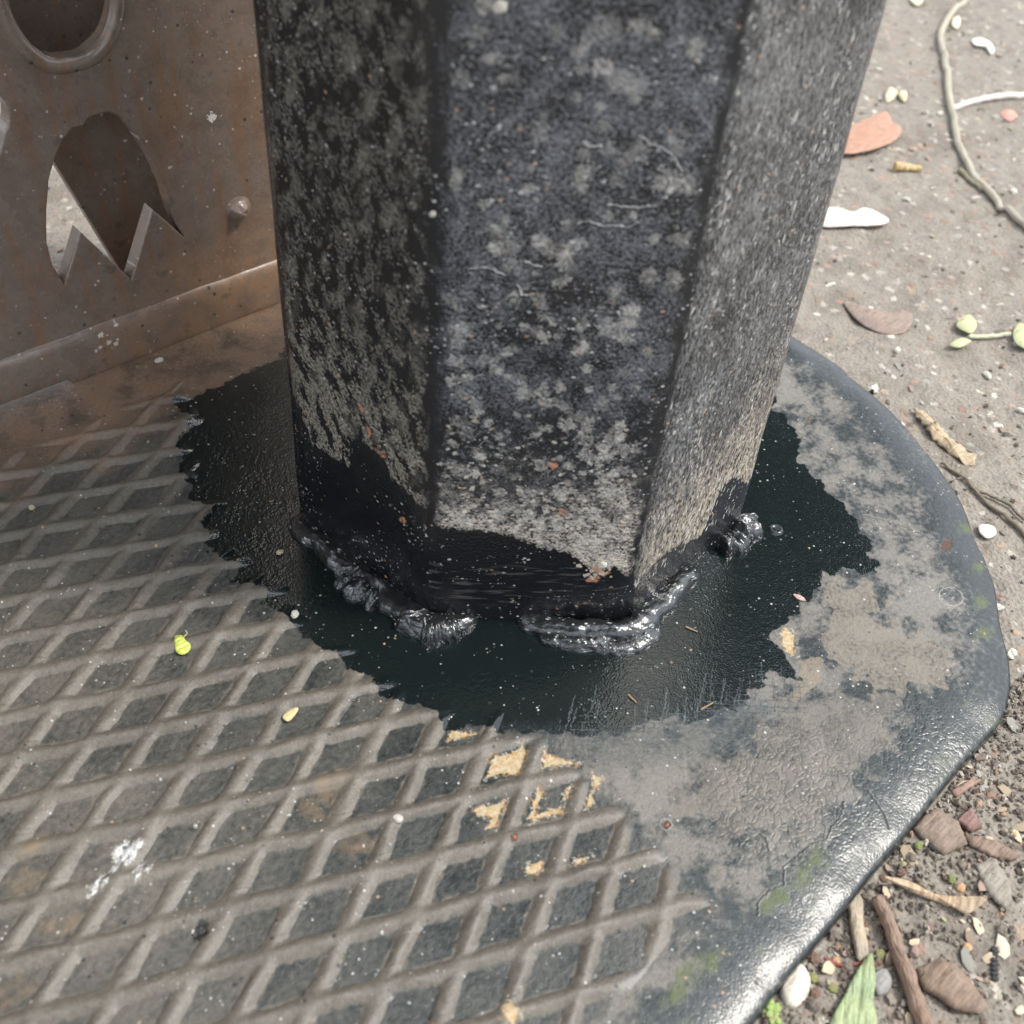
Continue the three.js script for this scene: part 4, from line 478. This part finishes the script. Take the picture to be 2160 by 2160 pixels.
thing('stem', 'short yellow stem piece between red and white leaves', 'stem', stick(L.yellowstem, 2.3, 1.4, { lift: 0.4, bumpy: 0.4 }), mat(0.55, 0.4, 0.2));
L.whites.forEach(([x, z], i) => thing('seed', 'small white oval seed lying on the bare ground', 'seed', nub(x, z, rr(1.8, 2.6), 1, rr(1.1, 1.5), i * 0.7, { jag: 0.4 }), mat(0.8, 0.78, 0.66), 'white seeds on the ground'));
thing('petal_scrap', 'faded pink petal scrap below the whitish side stem', 'petal', flake(L.pinkbit, { th: 0.4, dome: 0.8, rough: 0.9 }), mat(0.5, 0.27, 0.22));
thing('dry_leaf', 'dull brown dry leaf half sunk in the soil', 'leaf', flake(L.brownleaf, { th: 0.6, dome: 1, lift: 0.2 }), mat(0.25, 0.185, 0.15));
{ const o = groupThing('seedling', 'small pale green seedling with stem lying on the ground', 'seedling'); L.seedling.forEach((q) => mesh('leaf', flake(q, { th: 0.4, dome: 1, lift: 1.5 }), mat(0.42, 0.44, 0.24, 0.6), o)); mesh('stem', stick(L.seedstem, 0.8, 0.8, { lift: 1 }), mat(0.6, 0.62, 0.42), o); }
thing('dry_flower', 'tan withered flower spike beside the plate end', 'flower', flake(L.tanflower, { sharp: 1.6, th: 0.7, dome: 0.9, rough: 2.2, lift: 0.3, n: 48 }), mat(0.4, 0.31, 0.2));
{ const o = groupThing('grass_stalk', 'thin forked dry grass stalk reaching the plate end', 'grass'); mesh('stem', stick(L.stalk, 0.55, 0.9, { lift: 0.5 }), mat(0.22, 0.18, 0.12), o); mesh('stem', stick(L.stalk2, 0.5, 0.5, { lift: 0.8 }), mat(0.2, 0.16, 0.11), o); }
// on the plate
P.seeds.forEach(([x, z], i) => thing('seed', ['white oval seed on the brown stain near panel', 'small white seed on the panel foot joint', 'cream seed on the dusty tread far from post', 'cream round seed on black paint beside weld', 'largest white seed at the black paint edge', 'white seed with a fine hair on tread ribs', 'tiny white seed on a tread rib', 'white seed crumb on the panel foot'][i], 'seed', nub(x, z, [1.7, 1.3, 1.1, 1.15, 1.45, 1.3, 0.5, 0.8][i], 0.7, [1.2, 1, 0.85, 0.9, 1.1, 1.05, 0.5, 0.7][i], i, { base: () => (i === 5 || i === 2 || i === 4 ? 0.8 : i === 6 ? 1.2 : 0.1), jag: 0.3 }), i === 2 || i === 3 ? mat(0.74, 0.64, 0.42) : mat(0.84, 0.81, 0.7)));
{ const o = groupThing('seed_pod', 'heart-shaped lime green seed pod on the tread plate', 'seed pod'); mesh('pod', flake(P.heart, { th: 0.6, dome: 0.5, lift: 0.6, base: onPlate, rough: 0.1 }), mat(0.5, 0.56, 0.12, 0.55), o); mesh('stem', stick(P.heartstem, 0.22, 0.16, { base: () => 1.4 }), mat(0.66, 0.66, 0.36), o); }
thing('seed_husk', 'narrow straw-coloured husk lying across a tread rib', 'husk', flake(P.husk, { th: 0.4, dome: 0.3, lift: 1, base: onPlate, rough: 0.1 }), mat(0.5, 0.42, 0.22));
P.splinters.forEach((q, i) => thing('splinter', 'tiny straw splinter on the black painted ring', 'splinter', stick(q, 0.26, 0.2, { base: onPlate, segs: 14, m: 8 }), mat(0.55, 0.38, 0.2), 'splinters on the black paint'));
thing('paint_flake', 'small pinkish flake on the black paint edge', 'flake', flake(P.pinkflake, { th: 0.3, dome: 0.2, lift: 0.1, base: onPlate, n: 16, rough: 0.1 }), mat(0.4, 0.27, 0.25));
{ // seeds stuck to the post's front face
  const stuck = [[P.postseed, 1.5, 'white seed stuck low on the post front'], [P.postseeds[0], 1.5, 'white seed stuck high on the post front'], [P.postseeds[1], 0.8, 'tiny tan seed stuck on the post arris']];
  for (const [[s, y], r, label] of stuck) { const [x, z] = along(1, s, 0.3); const g = nub(0, 0, r, 0.6, r * 0.75, 0.4, { base: () => 0, jag: 0.3 }); g.translate(0, -0.45 * MM, 0); g.rotateX(Math.PI / 2); g.rotateY(0.69 - Math.PI / 4 - 0.6); g.translate(x * MM, y * MM, z * MM); thing('seed', label, 'seed', g, mat(0.84, 0.81, 0.7)); }
}
renderer.render(scene, camera);
